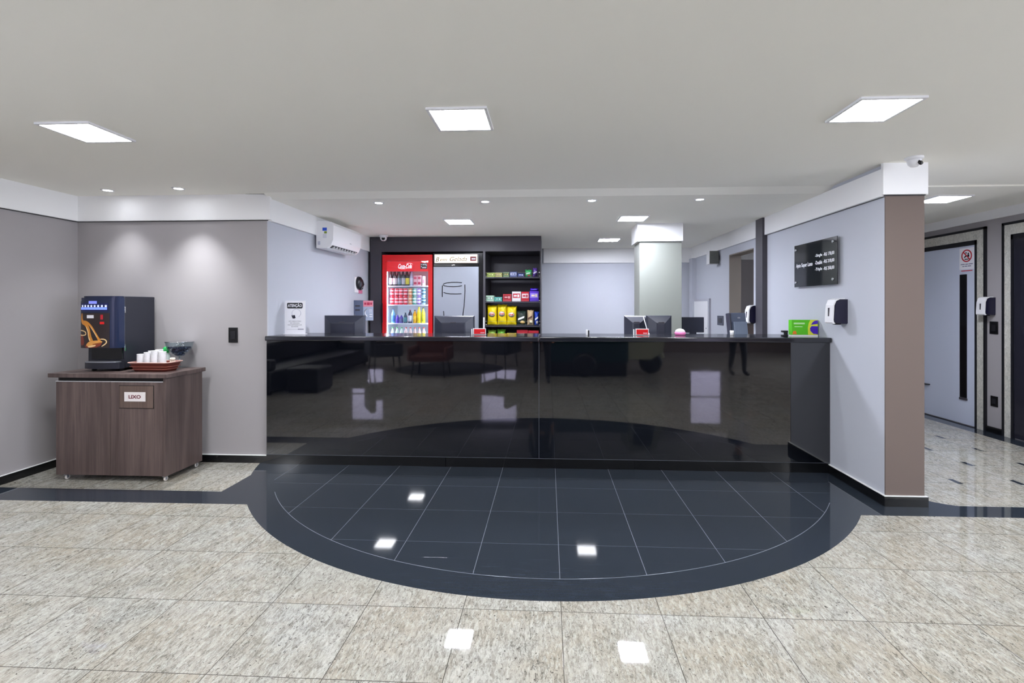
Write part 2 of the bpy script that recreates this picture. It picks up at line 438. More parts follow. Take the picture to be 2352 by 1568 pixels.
# sticker on the lift door
M_SR = mat('sign_red', (190, 30, 45), .5)
s = thing('warning_sticker', 'white warning sticker with red prohibition ring on the pale lift door', 'sticker', (XC-.0121, 6.265, 1.905), -90)
bx(-.105, .105, -.002, 0, 0, .262).done('card', M_WMAT, s)
ring = B()
for i in range(24):
    a0, a1 = 2*PI*i/24, 2*PI*(i+1)/24
    ring.prism([(.062*math.cos(a0), .165+.062*math.sin(a0)), (.062*math.cos(a1), .165+.062*math.sin(a1)), (.076*math.cos(a1), .165+.076*math.sin(a1)), (.076*math.cos(a0), .165+.076*math.sin(a0))], -.004, -.002)
ring.prism([(-.052, .208), (-.043, .217), (.052, .122), (.043, .113)], -.0045, -.002)
ring.done('prohibition_ring', M_SR, s)
f = B(); f.cyl(.009, -.0035, -.002, (-.008, 0, .200), 12, 'y'); f.cyl(.010, -.0035, -.002, (.024, 0, .190), 12, 'y'); f.prism([(.005, .150), (.038, .150), (.036, .178), (.014, .180)], -.0035, -.002); f.prism([(-.04, .140), (-.01, .150), (0, .165), (-.012, .172), (-.036, .152)], -.0035, -.002); f.prism([(-.03, .118), (.03, .118), (.028, .128), (-.028, .130)], -.0035, -.002)
f.done('pictogram', M_BLK, s)
b = B()   # two lines of small print, too small to read in the photograph
for zz, xs_ in ((.058, ((-.085, -.028), (-.018, .018), (.026, .086))), (.034, ((-.062, -.036), (-.028, .008), (.016, .062)))):
    for xa, xb in xs_: b.box(xa, xb, -.0032, -.002, zz, zz+.009)
b.done('small_print', mat('print_grey', (112, 112, 140), .5), s)
bx(-.08, .08, -.002, 0, -.022, -.012).done('red_line', M_SR, s)

# ------------------------------------------------------------------ ceiling lights
def panel(x, y, lab, z=ZC, s=.145, grp='square ceiling panel lights', led=None, first=[None]):
    if first[0] is None:
        t = thing('ceiling_light', lab, 'ceiling light', (x, y, z), 0, grp)
        f = B(); o, i = s+.016, s
        for a in ((-o, o, -o, -i), (-o, o, i, o), (-o, -i, -i, i), (i, o, -i, i)): f.box(*a, -.012, 0)
        f.done('frame', M_FRAME, t)
        bx(-s, s, -s, s, -.010, -.002).done('diffuser', M_LED, t, label='glowing white panel')
        first[0] = t; return t
    t = copy_tree(first[0]); t.location = (x, y, z); t['label'] = lab; t['group'] = grp
    if led:   # the cooler, stronger type fitted in the reception and the corridor
        dif = [o for o in t.children if o.name.startswith('diffuser')][0]
        dif.data = dif.data.copy(); dif.data.materials[0] = led
    return t
panel(-2.735, 2.79, 'square ceiling light at the left above the coffee cabinet side')
panel(-.48, 2.70, 'square ceiling light at the centre in front of the counter')
panel(1.71, 2.68, 'square ceiling light at the right in front of the price board')
panel(-1.04, 5.72, 'square ceiling light in front of the two tall coolers', ZB, led=M_LED2)
panel(.95, 5.60, 'square ceiling light just in front of the column', ZB, led=M_LED2)
panel(.90, 7.38, 'square ceiling light deep in the reception, left of the column', ZB, led=M_LED2)
panel(3.75, 4.88, 'square ceiling light in the lift corridor', ZC-.012, led=M_LED2)
for x, y, lab in ((3.95, 2.70, 'near the lifts, added fill'), (-2.70, .8, 'first on the left'), (-2.72, -1.2, 'second on the left'),
                  (-6.4, .6, 'far left, nearest, added fill'), (-6.5, -1.2, 'far left, second, added fill'), (-6.36, -2.9, 'far left, third'), (.62, .86, 'middle, nearest'), (6.0, .8, 'far right, nearest, added fill'), (6.0, -1.2, 'far right, second, added fill'), (6.0, -3.2, 'far right, third, added fill')):
    panel(x, y, 'square lobby ceiling light beside or behind the camera, ' + lab, ZC, grp='lobby ceiling lights out of the picture')  # far-right, lift-side and first two far-left panels are added as unseen fill
def spot(x, y, z, lab, watts, ang=70, tilt=(0, 0), first=[None]):
    if first[0] is None:
        t = thing('recessed_spotlight', lab, 'ceiling light', (x, y, z), 0, 'small round recessed spotlights')
        B().lathe([(.033, 0), (.036, -.005), (.048, -.006), (.052, 0)], n=28).done('ring', M_FRAME, t)
        B().lathe([(0, -.0035), (.034, -.003), (.034, 0), (0, 0)], n=24).done('lens', M_BULB, t, label='glowing round lens')
        first[0] = t
    else:
        t = copy_tree(first[0]); t.location = (x, y, z); t['label'] = lab
    L = bpy.data.lights.new('bulb', 'SPOT'); L.energy = watts; L.spot_size = R(ang); L.spot_blend = 1; L.shadow_soft_size = .03; L.color = (.93, .96, 1)
    o = bpy.data.objects.new('bulb', L); C.objects.link(o); o.parent = t; o.location = (0, 0, -.012); o.rotation_euler = (R(tilt[0]), R(tilt[1]), 0)
    return t
s1 = spot(-3.93, 4.20, ZC, 'small round spotlight, the left of the two by the coffee corner', 50, 84)
s2 = spot(-3.25, 4.17, ZC, 'small round spotlight, the right of the two by the coffee corner', 50, 84)
for x, lab in ((-1.63, 'leftmost of the four above the counter'), (-.60, 'second from left of the four above the counter'), (.41, 'third from left of the four above the counter'), (1.41, 'rightmost of the four above the counter')):
    spot(x, 4.66, ZB, 'small round spotlight, '+lab, 8, 90)

# ------------------------------------------------------------------ reception counter
rc = thing('reception_counter', 'long black polished reception counter across the room', 'counter', (0, YC, 0))
xm = -.083
e = .0015
bx(XA+.001, xm-e, 0, .03, .088, 1.135).done('front_panel', M_BLKGLASS, rc, label='left mirror-black front panel')
bx(xm+e, XR-.001, 0, .03, .088, 1.135).done('front_panel', M_BLKGLASS, rc, label='right mirror-black front panel')
bx(xm-e, xm+e, -.0006, .03, .088, 1.135).done('panel_joint', mat('joint_grey', (84, 87, 98), .5), rc, label='pale vertical joint between the front panels')
for a, c2 in ((XA, -.93), (-.928, .762), (.764, XR-.019)):
    bx(a+.001, c2-.001, -.004, .03, .001, .085).done('plinth', M_BASE, rc)
bx(XA+.001, XR-.001, -.001, .03, .0855, .0878).done('seam_strip', mat('seam_grey', (96, 100, 112), .4), rc)
bx(XA+.001, XR-.001, .031, .06, 0, 1.135).done('carcass', M_CHAR, rc)
bx(XA+.001, xm-e, -.034, .55, 1.137, 1.18, bev=.008, seg=3).done('countertop', M_TOP, rc, label='left black stone countertop slab')
bx(xm+e, XR-.002, -.034, .55, 1.137, 1.18, bev=.008, seg=3).done('countertop', M_TOP, rc, label='right black stone countertop slab')
# desk behind the counter that carries the monitors
dk = thing('reception_desk', 'low work desk hidden behind the black counter', 'desk', (0, 5.0, 0))
bx(XA+.02, 2.30, .02, .70, .86, .89).done('desktop', M_FRAME, dk)  # unseen top made white to bounce light up to the ceiling
for x in (-2.5, -.9, .7, 2.25): bx(x-.02, x+.02, .06, .66, 0, .86).done('leg_panel', M_CHAR, dk)

# ------------------------------------------------------------------ monitors (seen from behind)
def monitor(x, y, w, ztop, lab, rz=0, kind='crt', h=.30, z0=.89, group='computer monitors on the reception desk'):
    t = thing('computer_monitor', lab, 'monitor', (x, y, z0), rz, group)
    zt = ztop - z0; zb = zt - h; a = w/2
    s = B()
    if kind == 'crt':   # deep shell that steps in towards the viewer
        def ring(i, o, yy): return [(-i, yy, zb+o), (i, yy, zb+o), (i, yy, zt-o*1.6), (-i, yy, zt-o*1.6)]
        R_ = [ring(a, 0, .03), ring(a, 0, .0), ring(a-.012, .006, -.012), ring(a-.085, .045, -.06), ring(a-.10, .055, -.066)]
        vs = [[s.bm.verts.new(p) for p in q] for q in R_]
        for p, q in zip(vs, vs[1:]):
            for k in range(4): s.bm.faces.new([p[k], p[(k+1) % 4], q[(k+1) % 4], q[k]])
        s.bm.faces.new(vs[0]); s.bm.faces.new(vs[-1])
    else:
        s.box(-a, a, -.012, .02, zb, zt, bev=.006)
    s.done('shell', M_MON, t)
    bx(-a+.015, a-.015, .0305 if kind == 'crt' else .0205, .033, zb+.02, zt-.015).done('screen', M_BLKG, t)
    bx(-.04, .04, -.02, .02, .012, zb+.03, bev=.004).done('stand_neck', M_MON, t)
    B().prism(rrect(-.11, .11, -.09, .09, .03), 0, .012, 'z').done('stand_base', M_MON, t)
    if kind == 'crt':
        bx(-.03, .03, -.0685, -.066, zt-.075, zt-.065).done('badge', M_CHAR, t)
    return t
monitor(-2.215, 5.25, .445, 1.354, 'dark monitor seen from behind, leftmost, near the white notice')
monitor(-1.01, 5.25, .435, 1.352, 'dark monitor seen from behind, in front of the silver cooler')
monitor(.965, 5.46, .26, 1.350, 'dark monitor seen from behind, partly hidden, left of the pair by the column', -6)
monitor(1.165, 5.24, .265, 1.356, 'dark monitor seen from behind, right of the pair by the column', 6)
# side desk further back with a flat screen
sd = thing('side_desk', 'small side desk behind the counter near the column', 'desk', (1.90, 6.2, 0))
bx(-.28, .40, -.2, .3, .86, .89).done('desktop', M_WHITE, sd); bx(-.26, -.23, -.18, .28, 0, .86).done('leg_panel', M_WHITE, sd); bx(.36, .39, -.18, .28, 0, .86).done('leg_panel', M_WHITE, sd)
monitor(1.79, 6.2, .275, 1.32, 'thin flat dark screen to the right of the column', 4, 'flat', h=.19)
# tilted grey terminal at the right
t = thing('payment_terminal', 'upright grey and black computer terminal beside the doorway', 'computer', (2.03, 5.3, .89), 24)
Mt = Matrix.Rotation(R(-7), 4, 'X')
bx(-.105, .105, -.02, .02, .20, .497, bev=.008, M=Mt).done('screen_shell', mat('terminal_grey', (92, 102, 124), .35), t)
bx(-.125, -.105, -.03, .03, .02, .495, bev=.006, M=Mt).done('side_panel', M_MON, t)
bx(-.085, .095, -.04, -.02, .10, .40, bev=.006, M=Mt).done('rear_housing', mat('terminal_light', (126, 138, 158), .35), t)
bx(-.10, .10, -.08, .10, 0, .025, bev=.006).done('base', M_MON, t)
bx(-.015, .02, -.024, -.0205, .435, .45, M=Mt).done('badge', M_STEEL, t)

# ------------------------------------------------------------------ things on the countertop
ZT = 1.18
s = thing('notice_sign', 'white standing notice headed ATENÇÃO at the left end of the counter', 'sign', (-2.487, 4.72, ZT))
B().box(-.104, .104, -.004, 0, .018, .326).box(-.104, .104, -.03, .04, 0, .004).box(-.104, .104, -.004, 0, .004, .018).done('board', M_WMAT, s)
B().prism(rrect(-.078, .078, .252, .308, .012), -.006, -.004).done('heading_band', M_BLK, s)
text('ATENÇÃO', .14, .042, M_WMAT, s, 0, -.006, .281, bold=.02)
hd = B(); hd.tube([(.035+.045*math.cos(R(a))-.02, -.005, .205+.04*math.sin(R(a))) for a in range(-60, 240, 20)], .0012, 6); hd.done('head_outline', mat('pale_ink', (170, 172, 196), .6), s)
B().prism([(-.035, .185), (0, .187), (.004, .168), (.01, .162), (-.004, .153), (-.022, .153)], -.0055, -.004).done('mask_picture', M_MON, s)
for i, (l, wd) in enumerate((('USO OBRIGATÓRIO', .125), ('DE MÁSCARA', .095), ('NAS DEPENDÊNCIAS', .14), ('DO HOTEL', .07))):
    text(l, wd, .010, M_MON, s, 0, -.004, .128-.018*i)
B().box(-.08, .03, -.005, -.004, .046, .048).box(.03, .088, -.005, -.004, .044, .053).done('footer_line', mat('grey_ink', (140, 142, 160), .6), s)

def red_sign(x, lab):
    s = thing('tabletop_card', lab, 'sign', (x, 4.70, ZT), 0, 'small red cards on the counter')
    B().box(-.062, .062, -.003, .0, .0, .062).box(-.062, .062, -.003, .03, 0, .003).box(-.078, -.072, -.004, .03, 0, .055).done('holder', M_WHITE, s, label='white card holder')
    bx(-.052, .056, -.006, -.003, .008, .055).done('card', M_RED, s, label='red card')
    bx(.010, .048, -.0072, -.006, .017, .023).done('lettering', M_WMAT, s)
    return s
red_sign(-.66, 'small red card in a white holder in front of the silver cooler')
red_sign(.885, 'small red card in a white holder in front of the paired monitors')
B().box(-.007, .007, -.007, .007, 0, .165, bev=.002).done('pole_part', M_WHITE, None)
o = bpy.data.objects['pole_part']; o.name = 'white_stick'; o.location = (-.628, 4.78, ZT); tag(o, 'thin white upright stick behind the red card by the silver cooler', 'stick')
b = B(); b.tube([(0, 0, .014), (-.045, 0, .17)], [.005, .004], 8); b.lathe([(0, 0), (.014, 0), (.012, .014), (.006, .02), (0, .022)], n=14)
tag(b.done('desk_pen', M_WHITE, None, (.955, 4.76, ZT)), 'slanting white pen in a holder beside the right red card', 'pen')
t = thing('pen_cup', 'tiny black and white object standing alone mid-counter', 'stationery', (.375, 4.72, ZT))
bx(-.016, .002, -.01, .01, 0, .05, bev=.003).done('body', M_WHITE, t); bx(.002, .016, -.01, .01, 0, .045, bev=.003).done('clip', M_BLK, t)
t = thing('candy_pot', 'small pink pot with a rounded white lid on the counter', 'container', (1.245, 4.72, ZT))
B().lathe([(0, 0), (.04, 0), (.05, .012), (.052, .028), (0, .028)], n=24).done('pot', mat('pink_plastic', (240, 130, 190), .4), t)
B().lathe([(.046, .028), (.044, .042), (.03, .056), (.012, .062), (0, .063)], n=24).done('lid', M_WHITE, t)
t = thing('glass_cup', 'small white cup on the counter in front of the grey terminal', 'cup', (1.725, 4.72, ZT))
B().lathe([(0, 0), (.016, 0), (.018, .045), (.015, .045), (.013, .004), (0, .004)], n=18).done('body', M_WHITE, t)
# green box and its stand
t = thing('tissue_box', 'bright green and purple printed box at the right end of the counter', 'box', (2.325, 4.62, ZT))
G = mat('box_green', (92, 200, 30), .45)
bx(-.115, .115, -.03, .03, .014, .15, bev=.002).done('carton', G, t)
B().prism([(.03, .014), (.115, .014), (.115, .15), (.05, .15), (.036, .12), (.028, .08)], -.0315, -.030).done('yellow_swoosh', mat('box_yellow', (222, 226, 60), .45), t)
B().prism([(.115, .02), (.115, .092), (.06, .094), (.046, .075), (.05, .05), (.075, .024)], -.0325, -.0315).prism([(.055, .105), (.115, .115), (.115, .145), (.09, .143), (.07, .13)], -.0325, -.0315).done('purple_print', mat('box_purple', (70, 30, 180), .45), t)
B().box(-.096, .0, -.0315, -.03, .11, .125).box(-.09, -.02, -.0315, -.03, .085, .092).done('pale_lettering', mat('pale_green', (190, 236, 170), .5), t)
B().prism([(-.11, .02), (-.07, .02), (-.078, .05), (-.1, .048)], -.0315, -.03).done('orange_mark', mat('box_orange', (240, 130, 40), .5), t)
bx(-.112, .118, -.028, .03, 0, .014).done('tray', M_WHITE, t)
t = thing('card_reader', 'small black card reader left of the green box', 'card reader', (2.165, 4.62, ZT))
B().box(-.03, .02, -.02, .02, 0, .012, bev=.003).box(-.005, .018, -.015, .015, .012, .035).box(-.03, .02, -.018, .018, .035, .052, bev=.003).done('body', M_BLK, t)

# ------------------------------------------------------------------ wall-mounted things
def outlet(x, y, z, rz, w, h, lab, m=M_BLKG, cat='wall switch', name='wall_switch', grp=None):
    t = thing(name, lab, cat, (x, y, z), rz, grp)
    bx(-w/2, w/2, -.008, 0, 0, h, bev=.002).done('plate', m, t)
    bx(-w/4, w/4, -.012, -.008, h*.25, h*.75, bev=.001).done('rocker', M_BLK, t)
    return t
outlet(-2.935, YW, 1.115, 0, .088, .14, 'black wall plate on the taupe wall right of the coffee cabinet')
outlet(XC, 5.91, 1.135, -90, .105, .145, 'black wall plate between the lifts, under the soap dispenser')
outlet(XC, 5.905, .305, -90, .09, .12, 'low black socket between the lifts near the floor', name='wall_socket', cat='socket')
outlet(XR, 7.15, 1.185, -90, .24, .135, 'dark wall plate on the reception right wall beside the doorway', mat('grey_plate', (70, 74, 88), .4))
def dispenser(x, y, z, rz, lab):
    """hand-gel dispenser: black translucent front cover wrapped by a white side shell"""
    t = thing('soap_dispenser', lab, 'dispenser', (x, y, z), rz, 'wall soap dispensers')
    h = .19
    B().prism([(-.006, -.012), (-.09, -.006), (-.104, .006), (-.106, .02), (-.100, h-.05), (-.082, h-.012), (-.06, h), (0, h), (0, -.004)], -.050, .058, 'x').done('housing', mat('smoked_plastic', (30, 29, 50), .15), t, label='smoky dark housing')
    B().prism([(-.094, -.008), (-.112, -.012), (-.122, .0), (-.122, .03), (-.114, h-.05), (-.096, h-.004), (-.06, h+.008), (-.02, h+.010), (-.02, h+.003), (-.06, h+.001), (-.088, h-.012), (-.104, h-.05), (-.110, .02), (-.106, .0)], -.056, .054, 'x').done('front_shell', M_WHITE, t, label='glossy white front shell')
    bx(-.006, .006, -.1235, -.115, .05, .12).done('level_window', M_CHAR, t)
    bx(-.02, .02, -.08, -.03, -.02, 0, bev=.004).done('nozzle', M_BLK, t)
    return t
dispenser(XR, 4.225, 1.32, -90, 'black and white soap dispenser on the wall under the price board')
dispenser(XC, 5.95, 1.365, -90, 'black and white soap dispenser on the wall between the lifts')
dispenser(XR, 5.93, 1.27, -90, 'white soap dispenser half hidden behind the dark vertical strip')

# price board
t = thing('price_board', 'black glass room price board on four chrome studs', 'sign', (XR, 4.615, 1.64), -90)
bx(-.36, .36, -.034, -.028, 0, .405, bev=.0015).done('board', mat('board_black', (24, 27, 32), .07), t)
for px, pz in ((-.33, .045), (-.33, .36), (.30, .045), (.30, .365)):
    B().cyl(.011, -.042, 0, (px, 0, pz), 16, 'y').done('stud', M_CHROME, t)
text('Apto Super Luxo', .30, .050, M_WMAT, t, -.175, -.034, .200, bold=.025)
for i, (a, pr) in enumerate((('-Single', '-R$ 178,00'), ('-Double', '-R$ 218,00'), ('-Triple', '-R$ 258,00'))):
    text(a, .115, .034, M_WMAT, t, .075, -.034, .268-.062*i, bold=.022)
    text(pr, .165, .034, M_WMAT, t, .235, -.034, .268-.062*i, bold=.022)

# air conditioner
t = thing('air_conditioner', 'white split air conditioner high on the reception left wall', 'air conditioner', (XA+P, 5.33, 2.10), 90)
L = .80; prof = [(0, 0), (-.12, .0), (-.165, .035), (-.19, .09), (-.195, .25), (-.17, .288), (-.1, .3), (0, .3)]
B().prism(prof, 0, L, 'x').done('housing', M_WHITE, t)
B().prism([(-.115, -.002), (-.168, .032), (-.160, .04), (-.11, .006)], .05, L-.05, 'x').done('air_slot', M_BLK, t, label='dark air outlet slot')
for k in range(9):
    bx(.10+k*.075, .106+k*.075, -.165, -.112, .0, .034).done('vane', M_WHITE, t)
B().prism([(-.10, -.008), (-.135, .0), (-.134, .004), (-.10, -.004)], .05, L-.05, 'x').done('flap', M_WHITE, t)
bx(L*.56, L*.62, -.1965, -.1945, .10, .106).done('logo_mark', M_STEEL, t)
# energy label and stickers on the near end
B().box(-.001, 0, -.12, -.07, .19, .225).done('blue_sticker', mat('sticker_blue', (30, 80, 200), .5), t)
B().box(-.001, 0, -.12, -.09, .16, .185).done('green_sticker', mat('sticker_green', (120, 140, 40), .5), t)
B().box(-.001, 0, -.118, -.075, .11, .155).done('white_sticker', mat('sticker_pale', (214, 214, 224), .5), t)
B().box(-.001, 0, -.045, -.018, .035, .075).done('small_sticker', mat('sticker_grey', (190, 192, 206), .5), t)

# siren, key box, phone card on the reception left wall
t = thing('wall_bell', 'round black bell on a white bracket on the reception left wall', 'bell', (XA, 6.60, 1.62), 90)
bx(-.13, .13, -.012, 0, .02, .23, bev=.003).done('bracket', M_WHITE, t)
B().lathe([(0, -.07), (.05, -.066), (.085, -.04), (.09, -.012)], (-.01, 0, .15), 24, 'y').done('bell', M_BLK, t)
B().tube([(.08, -.03, .2), (.12, -.04, .14), (.1, -.03, .08), (.02, -.03, .06)], .008, 8).done('cable', M_BLK, t)
bx(.0, .13, -.016, -.012, .01, .06).done('pink_tag', mat('pink_tag', (206, 120, 150), .5), t)
t = thing('key_box', 'slate grey metal box standing out from the reception left wall', 'wall box', (XA, 6.46, 1.26), 0)
bx(0, .125, 0, .30, 0, .275, bev=.004).done('box', mat('slate_metal', (98, 108, 132), .4), t)
B().box(.02, .085, -.001, 0, .19, .21).box(.02, .085, -.001, 0, .135, .155).done('vent_slots', M_CHAR, t)
bx(.012, .024, -.006, 0, .05, .09).done('latch', M_CHROME, t)
t = thing('service_card', 'pink and grey printed card to the right of the slate wall box', 'poster', (XA+.126, 6.47, 1.265), 0)
bx(0, .135, 0, .006, 0, .265).done('card', mat('card_grey', (176, 188, 210), .5), t)
bx(0, .135, -.002, 0, .185, .265).done('pink_heading', mat('card_pink', (232, 150, 164), .5), t)
B().box(.015, .045, -.003, -.002, .21, .24).box(.052, .09, -.003, -.002, .205, .242).box(.096, .122, -.003, -.002, .21, .24).done('pink_print', mat('print_crimson', (196, 50, 84), .5), t)
B().tube([(.055, -.002, .165), (.025, -.002, .13), (.025, -.002, .09), (.055, -.002, .05)], .007, 8).done('phone_picture', M_WMAT, t)
B().box(.08, .12, -.002, 0, .135, .145).box(.08, .12, -.002, 0, .11, .12).box(.085, .125, -.002, 0, .075, .09).box(.085, .125, -.002, 0, .045, .06).done('print_lines', M_WMAT, t)
# white low panel on right wall, speaker
t = thing('electric_panel', 'tall white panel door on the reception right wall behind the column', 'wall panel', (XR, 7.97, .7), -90)
bx(-.40, .40, -.03, 0, 0, .875).done('frame', mat('panel_frame', (176, 176, 186), .5), t)
bx(-.37, .36, -.036, -.03, .02, .835).done('door', M_WHITE, t)
B().cyl(.01, -.045, -.036, (.3, 0, .42), 12, 'y').done('lock', M_STEEL, t)
t = thing('wall_speaker', 'grey-green wall speaker under the soffit left of the doorway', 'speaker', (XR, 7.22, 2.06), -90)
bx(-.09, .05, -.15, -.02, .0, .19, bev=.006).done('cabinet', mat('speaker_shell', (222, 222, 224), .4), t)
bx(.05, .058, -.148, -.022, .004, .186).done('grille', mat('speaker_grille', (100, 102, 98), .6), t)
bx(-.03, .03, -.02, 0, .06, .12).done('bracket', M_BLK, t)
# small dark sideboard seen through the doorway
t = thing('low_cabinet', 'dark brown cabinet glimpsed through the open doorway', 'cabinet', (3.5, 8.4, 0))
bx(-.5, .9, -.3, .4, 0, 1.15, bev=.004).done('body', M_WOOD, t); bx(-.5, .9, -.31, -.3, .2, 1.12).done('door', M_WOOD, t)

# dome cameras
def dome(x, y, z, lab, rz, s=1):
    t = thing('security_camera', lab, 'security camera', (x, y, z), rz, 'white dome security cameras')
    B().lathe([(0, 0), (.055*s, 0), (.055*s, -.012*s), (.045*s, -.02*s), (0, -.02*s)], n=28).done('base', M_WHITE, t)
    B().lathe([(0, -.07*s), (.02*s, -.067*s), (.036*s, -.052*s), (.042*s, -.03*s), (.040*s, -.018*s), (0, -.018*s)], n=28).done('dome', M_WHITE, t)
    q = B().lathe([(0, -.014*s), (.019*s, -.014*s), (.019*s, 0), (0, 0)], (0, 0, 0), 20, 'y').done('lens', M_BLKG, t)
    q.location = (0, -.032*s, -.047*s); q.rotation_euler = (R(-25), 0, 0)
    return t
dome(2.545, 3.56, ZC, 'white dome camera on the ceiling above the brown pillar', 25)
dome(-2.31, 6.80, ZB, 'white dome camera on the ceiling above the red cooler', 15, 1.15)

# ------------------------------------------------------------------ snack wall unit
YU = 6.95; ZU = ZB-.002
u = thing('shelving_unit', 'charcoal wall unit framing the coolers and snack shelves', 'shelving unit', (0, YU, 0))
x0, x1, x2, x3 = -2.555, -.925, -.893, -.10
bx(x0, -2.39, 0, .7, 0, ZU).done('side_panel', M_CHAR, u); bx(-.115, x3, 0, .7, 0, ZU).done('side_panel', M_CHAR, u)
bx(x1, x2, 0, .7, 0, 2.235).done('divider', M_CHAR, u)
bx(-2.39, -.115, 0, .7, 2.235, ZU).done('header_panel', M_CHAR, u)
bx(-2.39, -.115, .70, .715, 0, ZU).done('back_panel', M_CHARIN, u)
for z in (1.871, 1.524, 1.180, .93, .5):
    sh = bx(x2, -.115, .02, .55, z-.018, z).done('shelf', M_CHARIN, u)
    for rzz in (.012, .062):
        B().tube([(x2+.004, .012, z+rzz), (-.119, .012, z+rzz)], .0016, 6).done('rail', M_STEEL, sh)
        for xx in (x2+.008, -.123): B().lathe([(0, -.004), (.007, -.004), (.007, .01), (0, .01)], (xx, .004, z+rzz), 10, 'y').done('rail_end', M_CHROME, sh)

# red cooler
M_LINER = mat('cooler_liner', (240, 244, 250), .4)
M_STRIP = mat('cooler_light', (255, 255, 255), .5, emit=(225, 240, 255), estr=45)
cx0, cx1 = -2.372, -1.650
k = thing('red_drinks_cooler', 'red glass-door drinks cooler filled with bottles and cans', 'refrigerator', (0, YU-.02, 0))
b = B(); b.box(cx0, cx0+.03, .04, .66, .02, 2.19); b.box(cx1-.03, cx1, .04, .66, .02, 2.19); b.box(cx0+.03, cx1-.03, .04, .66, 2.12, 2.19); b.box(cx0+.03, cx1-.03, .04, .66, .02, .3); b.box(cx0+.03, cx1-.03, .60, .66, .3, 2.12)
b.done('cabinet', M_RED, k)
b = B(); b.box(cx0+.03, cx0+.04, .06, .60, .3, 2.12); b.box(cx1-.04, cx1-.03, .06, .60, .3, 2.12); b.box(cx0+.04, cx1-.04, .59, .60, .3, 2.12); b.done('liner', M_LINER, k)
b = B(); b.box(cx0, cx0+.055, 0, .04, .3, 2.19); b.box(cx1-.058, cx1, 0, .04, .3, 2.19); b.box(cx0+.055, cx1-.058, 0, .04, 2.105, 2.19); b.box(cx0+.055, cx1-.058, 0, .04, .3, .36)
b.done('door_frame', M_RED, k, label='red door frame')
bx(cx0-.003, cx0+.006, -.012, 0, 1.22, 1.50).done('door_handle', M_BLK, k)
bx(cx0+.055, cx1-.058, .018, .022, .36, 2.105).done('glass_pane', M_PANE, k)
hdr = bx(cx0+.058, cx1-.06, .024, .045, 1.955, 2.10).done('header_sign', mat('lit_red_sign', (222, 16, 30), .4, emit=(230, 30, 36), estr=.55), k, label='lit red header with white script')
M_SW = mat('sign_white', (255, 255, 255), .5, emit=(255, 255, 255), estr=.6)
text('Coca-Cola', .20, .066, M_SW, hdr, -2.05, .024, 2.030, shear=.4, bold=.03)
B().tube([(-2.145, .0235, 2.0), (-2.10, .0235, 1.990), (-2.05, .0235, 1.993), (-2.02, .0235, 2.0)], [.001, .004, .003, .001], 6).tube([(-2.03, .0235, 2.062), (-2.0, .0235, 2.072), (-1.96, .0235, 2.068), (-1.935, .0235, 2.056)], [.001, .004, .003, .001], 6).done('script_swash', M_SW, hdr)
bx(-1.825, -1.728, .0225, .024, 1.99, 2.072).done('badge', M_BLK, hdr)
B().box(-1.817, -1.806, .0215, .0225, 2.045, 2.058).box(-1.817, -1.806, .0215, .0225, 2.015, 2.03).box(-1.795, -1.772, .0215, .0225, 2.042, 2.06).box(-1.766, -1.75, .0215, .0225, 2.042, 2.06).box(-1.745, -1.735, .0215, .0225, 2.03, 2.06).done('badge_print', M_WMAT, hdr); bx(-1.80, -1.74, .0215, .0225, 2.0, 2.018).done('badge_mark', M_WMAT, hdr)
for xx in (cx0+.05, cx1-.05): bx(xx-.006, xx+.006, .05, .062, .4, 1.95).done('light_tube', M_STRIP, k, label='glowing light tube')
ZSH = (1.752, 1.480, 1.212, .925)
for z in ZSH: bx(cx0+.04, cx1-.04, .075, .58, z-.014, z).done('shelf', M_LINER, k)

# silver cooler
k2 = thing('silver_drinks_cooler', 'silver-doored cooler with lit cream Bem Gelada header', 'refrigerator', (0, YU-.02, 0))
fx0, fx1 = -1.644, -.928
bx(fx0, fx1, .04, .66, .02, 2.215).done('cabinet', M_BLK, k2)
bx(fx0+.012, -.985, 0, .04, .3, 2.018, bev=.004).done('door', mat('silver_door', (168, 174, 184), .3, metal=.5), k2, label='silver door with black beer-glass drawing')
bx(-.983, fx1, .0, .04, .3, 2.21).done('door_edge', M_BLKG, k2)
bx(fx0+.012, -.985, .0, .04, 2.020, 2.064, bev=.006).done('handle_rail', M_BLKG, k2)
B().box(-1.365, -1.325, -.003, 0, 2.036, 2.046).done('rail_badge', M_CHROME, k2)
h2 = bx(fx0+.028, -1.005, .002, .04, 2.072, 2.192).done('header_sign', mat('lit_cream_sign', (250, 240, 220), .4, emit=(255, 240, 215), estr=.75), k2, label='lit cream header sign')
bx(fx0+.012, -.985, .01, .04, 2.066, 2.21).done('header_frame', M_BLK, k2)
M_INK = mat('sepia_ink', (70, 50, 36), .6)
text('B', .05, .062, mat('black_ink', (10, 8, 8), .6), h2, -1.575, .002, 2.122, shear=.3)
text('em', .10, .03, M_INK, h2, -1.487, .002, 2.113, shear=.3); text('Gelada', .245, .062, M_INK, h2, -1.275, .002, 2.128, shear=.35)
B().box(-1.105, -1.02, .0, .002, 2.098, 2.16).done('red_logo', mat('logo_dark_red', (120, 22, 34), .5), h2); bx(-1.085, -1.03, -.001, 0, 2.118, 2.138).done('logo_stripe', M_WMAT, h2)
def Q(a, c): return (-1.628 + (a-125)*.000817, -.0005, 2.20 - (c-100)*.000817)
door = [o for o in k2.children if o.name.startswith('door') and 'edge' not in o.name][0]
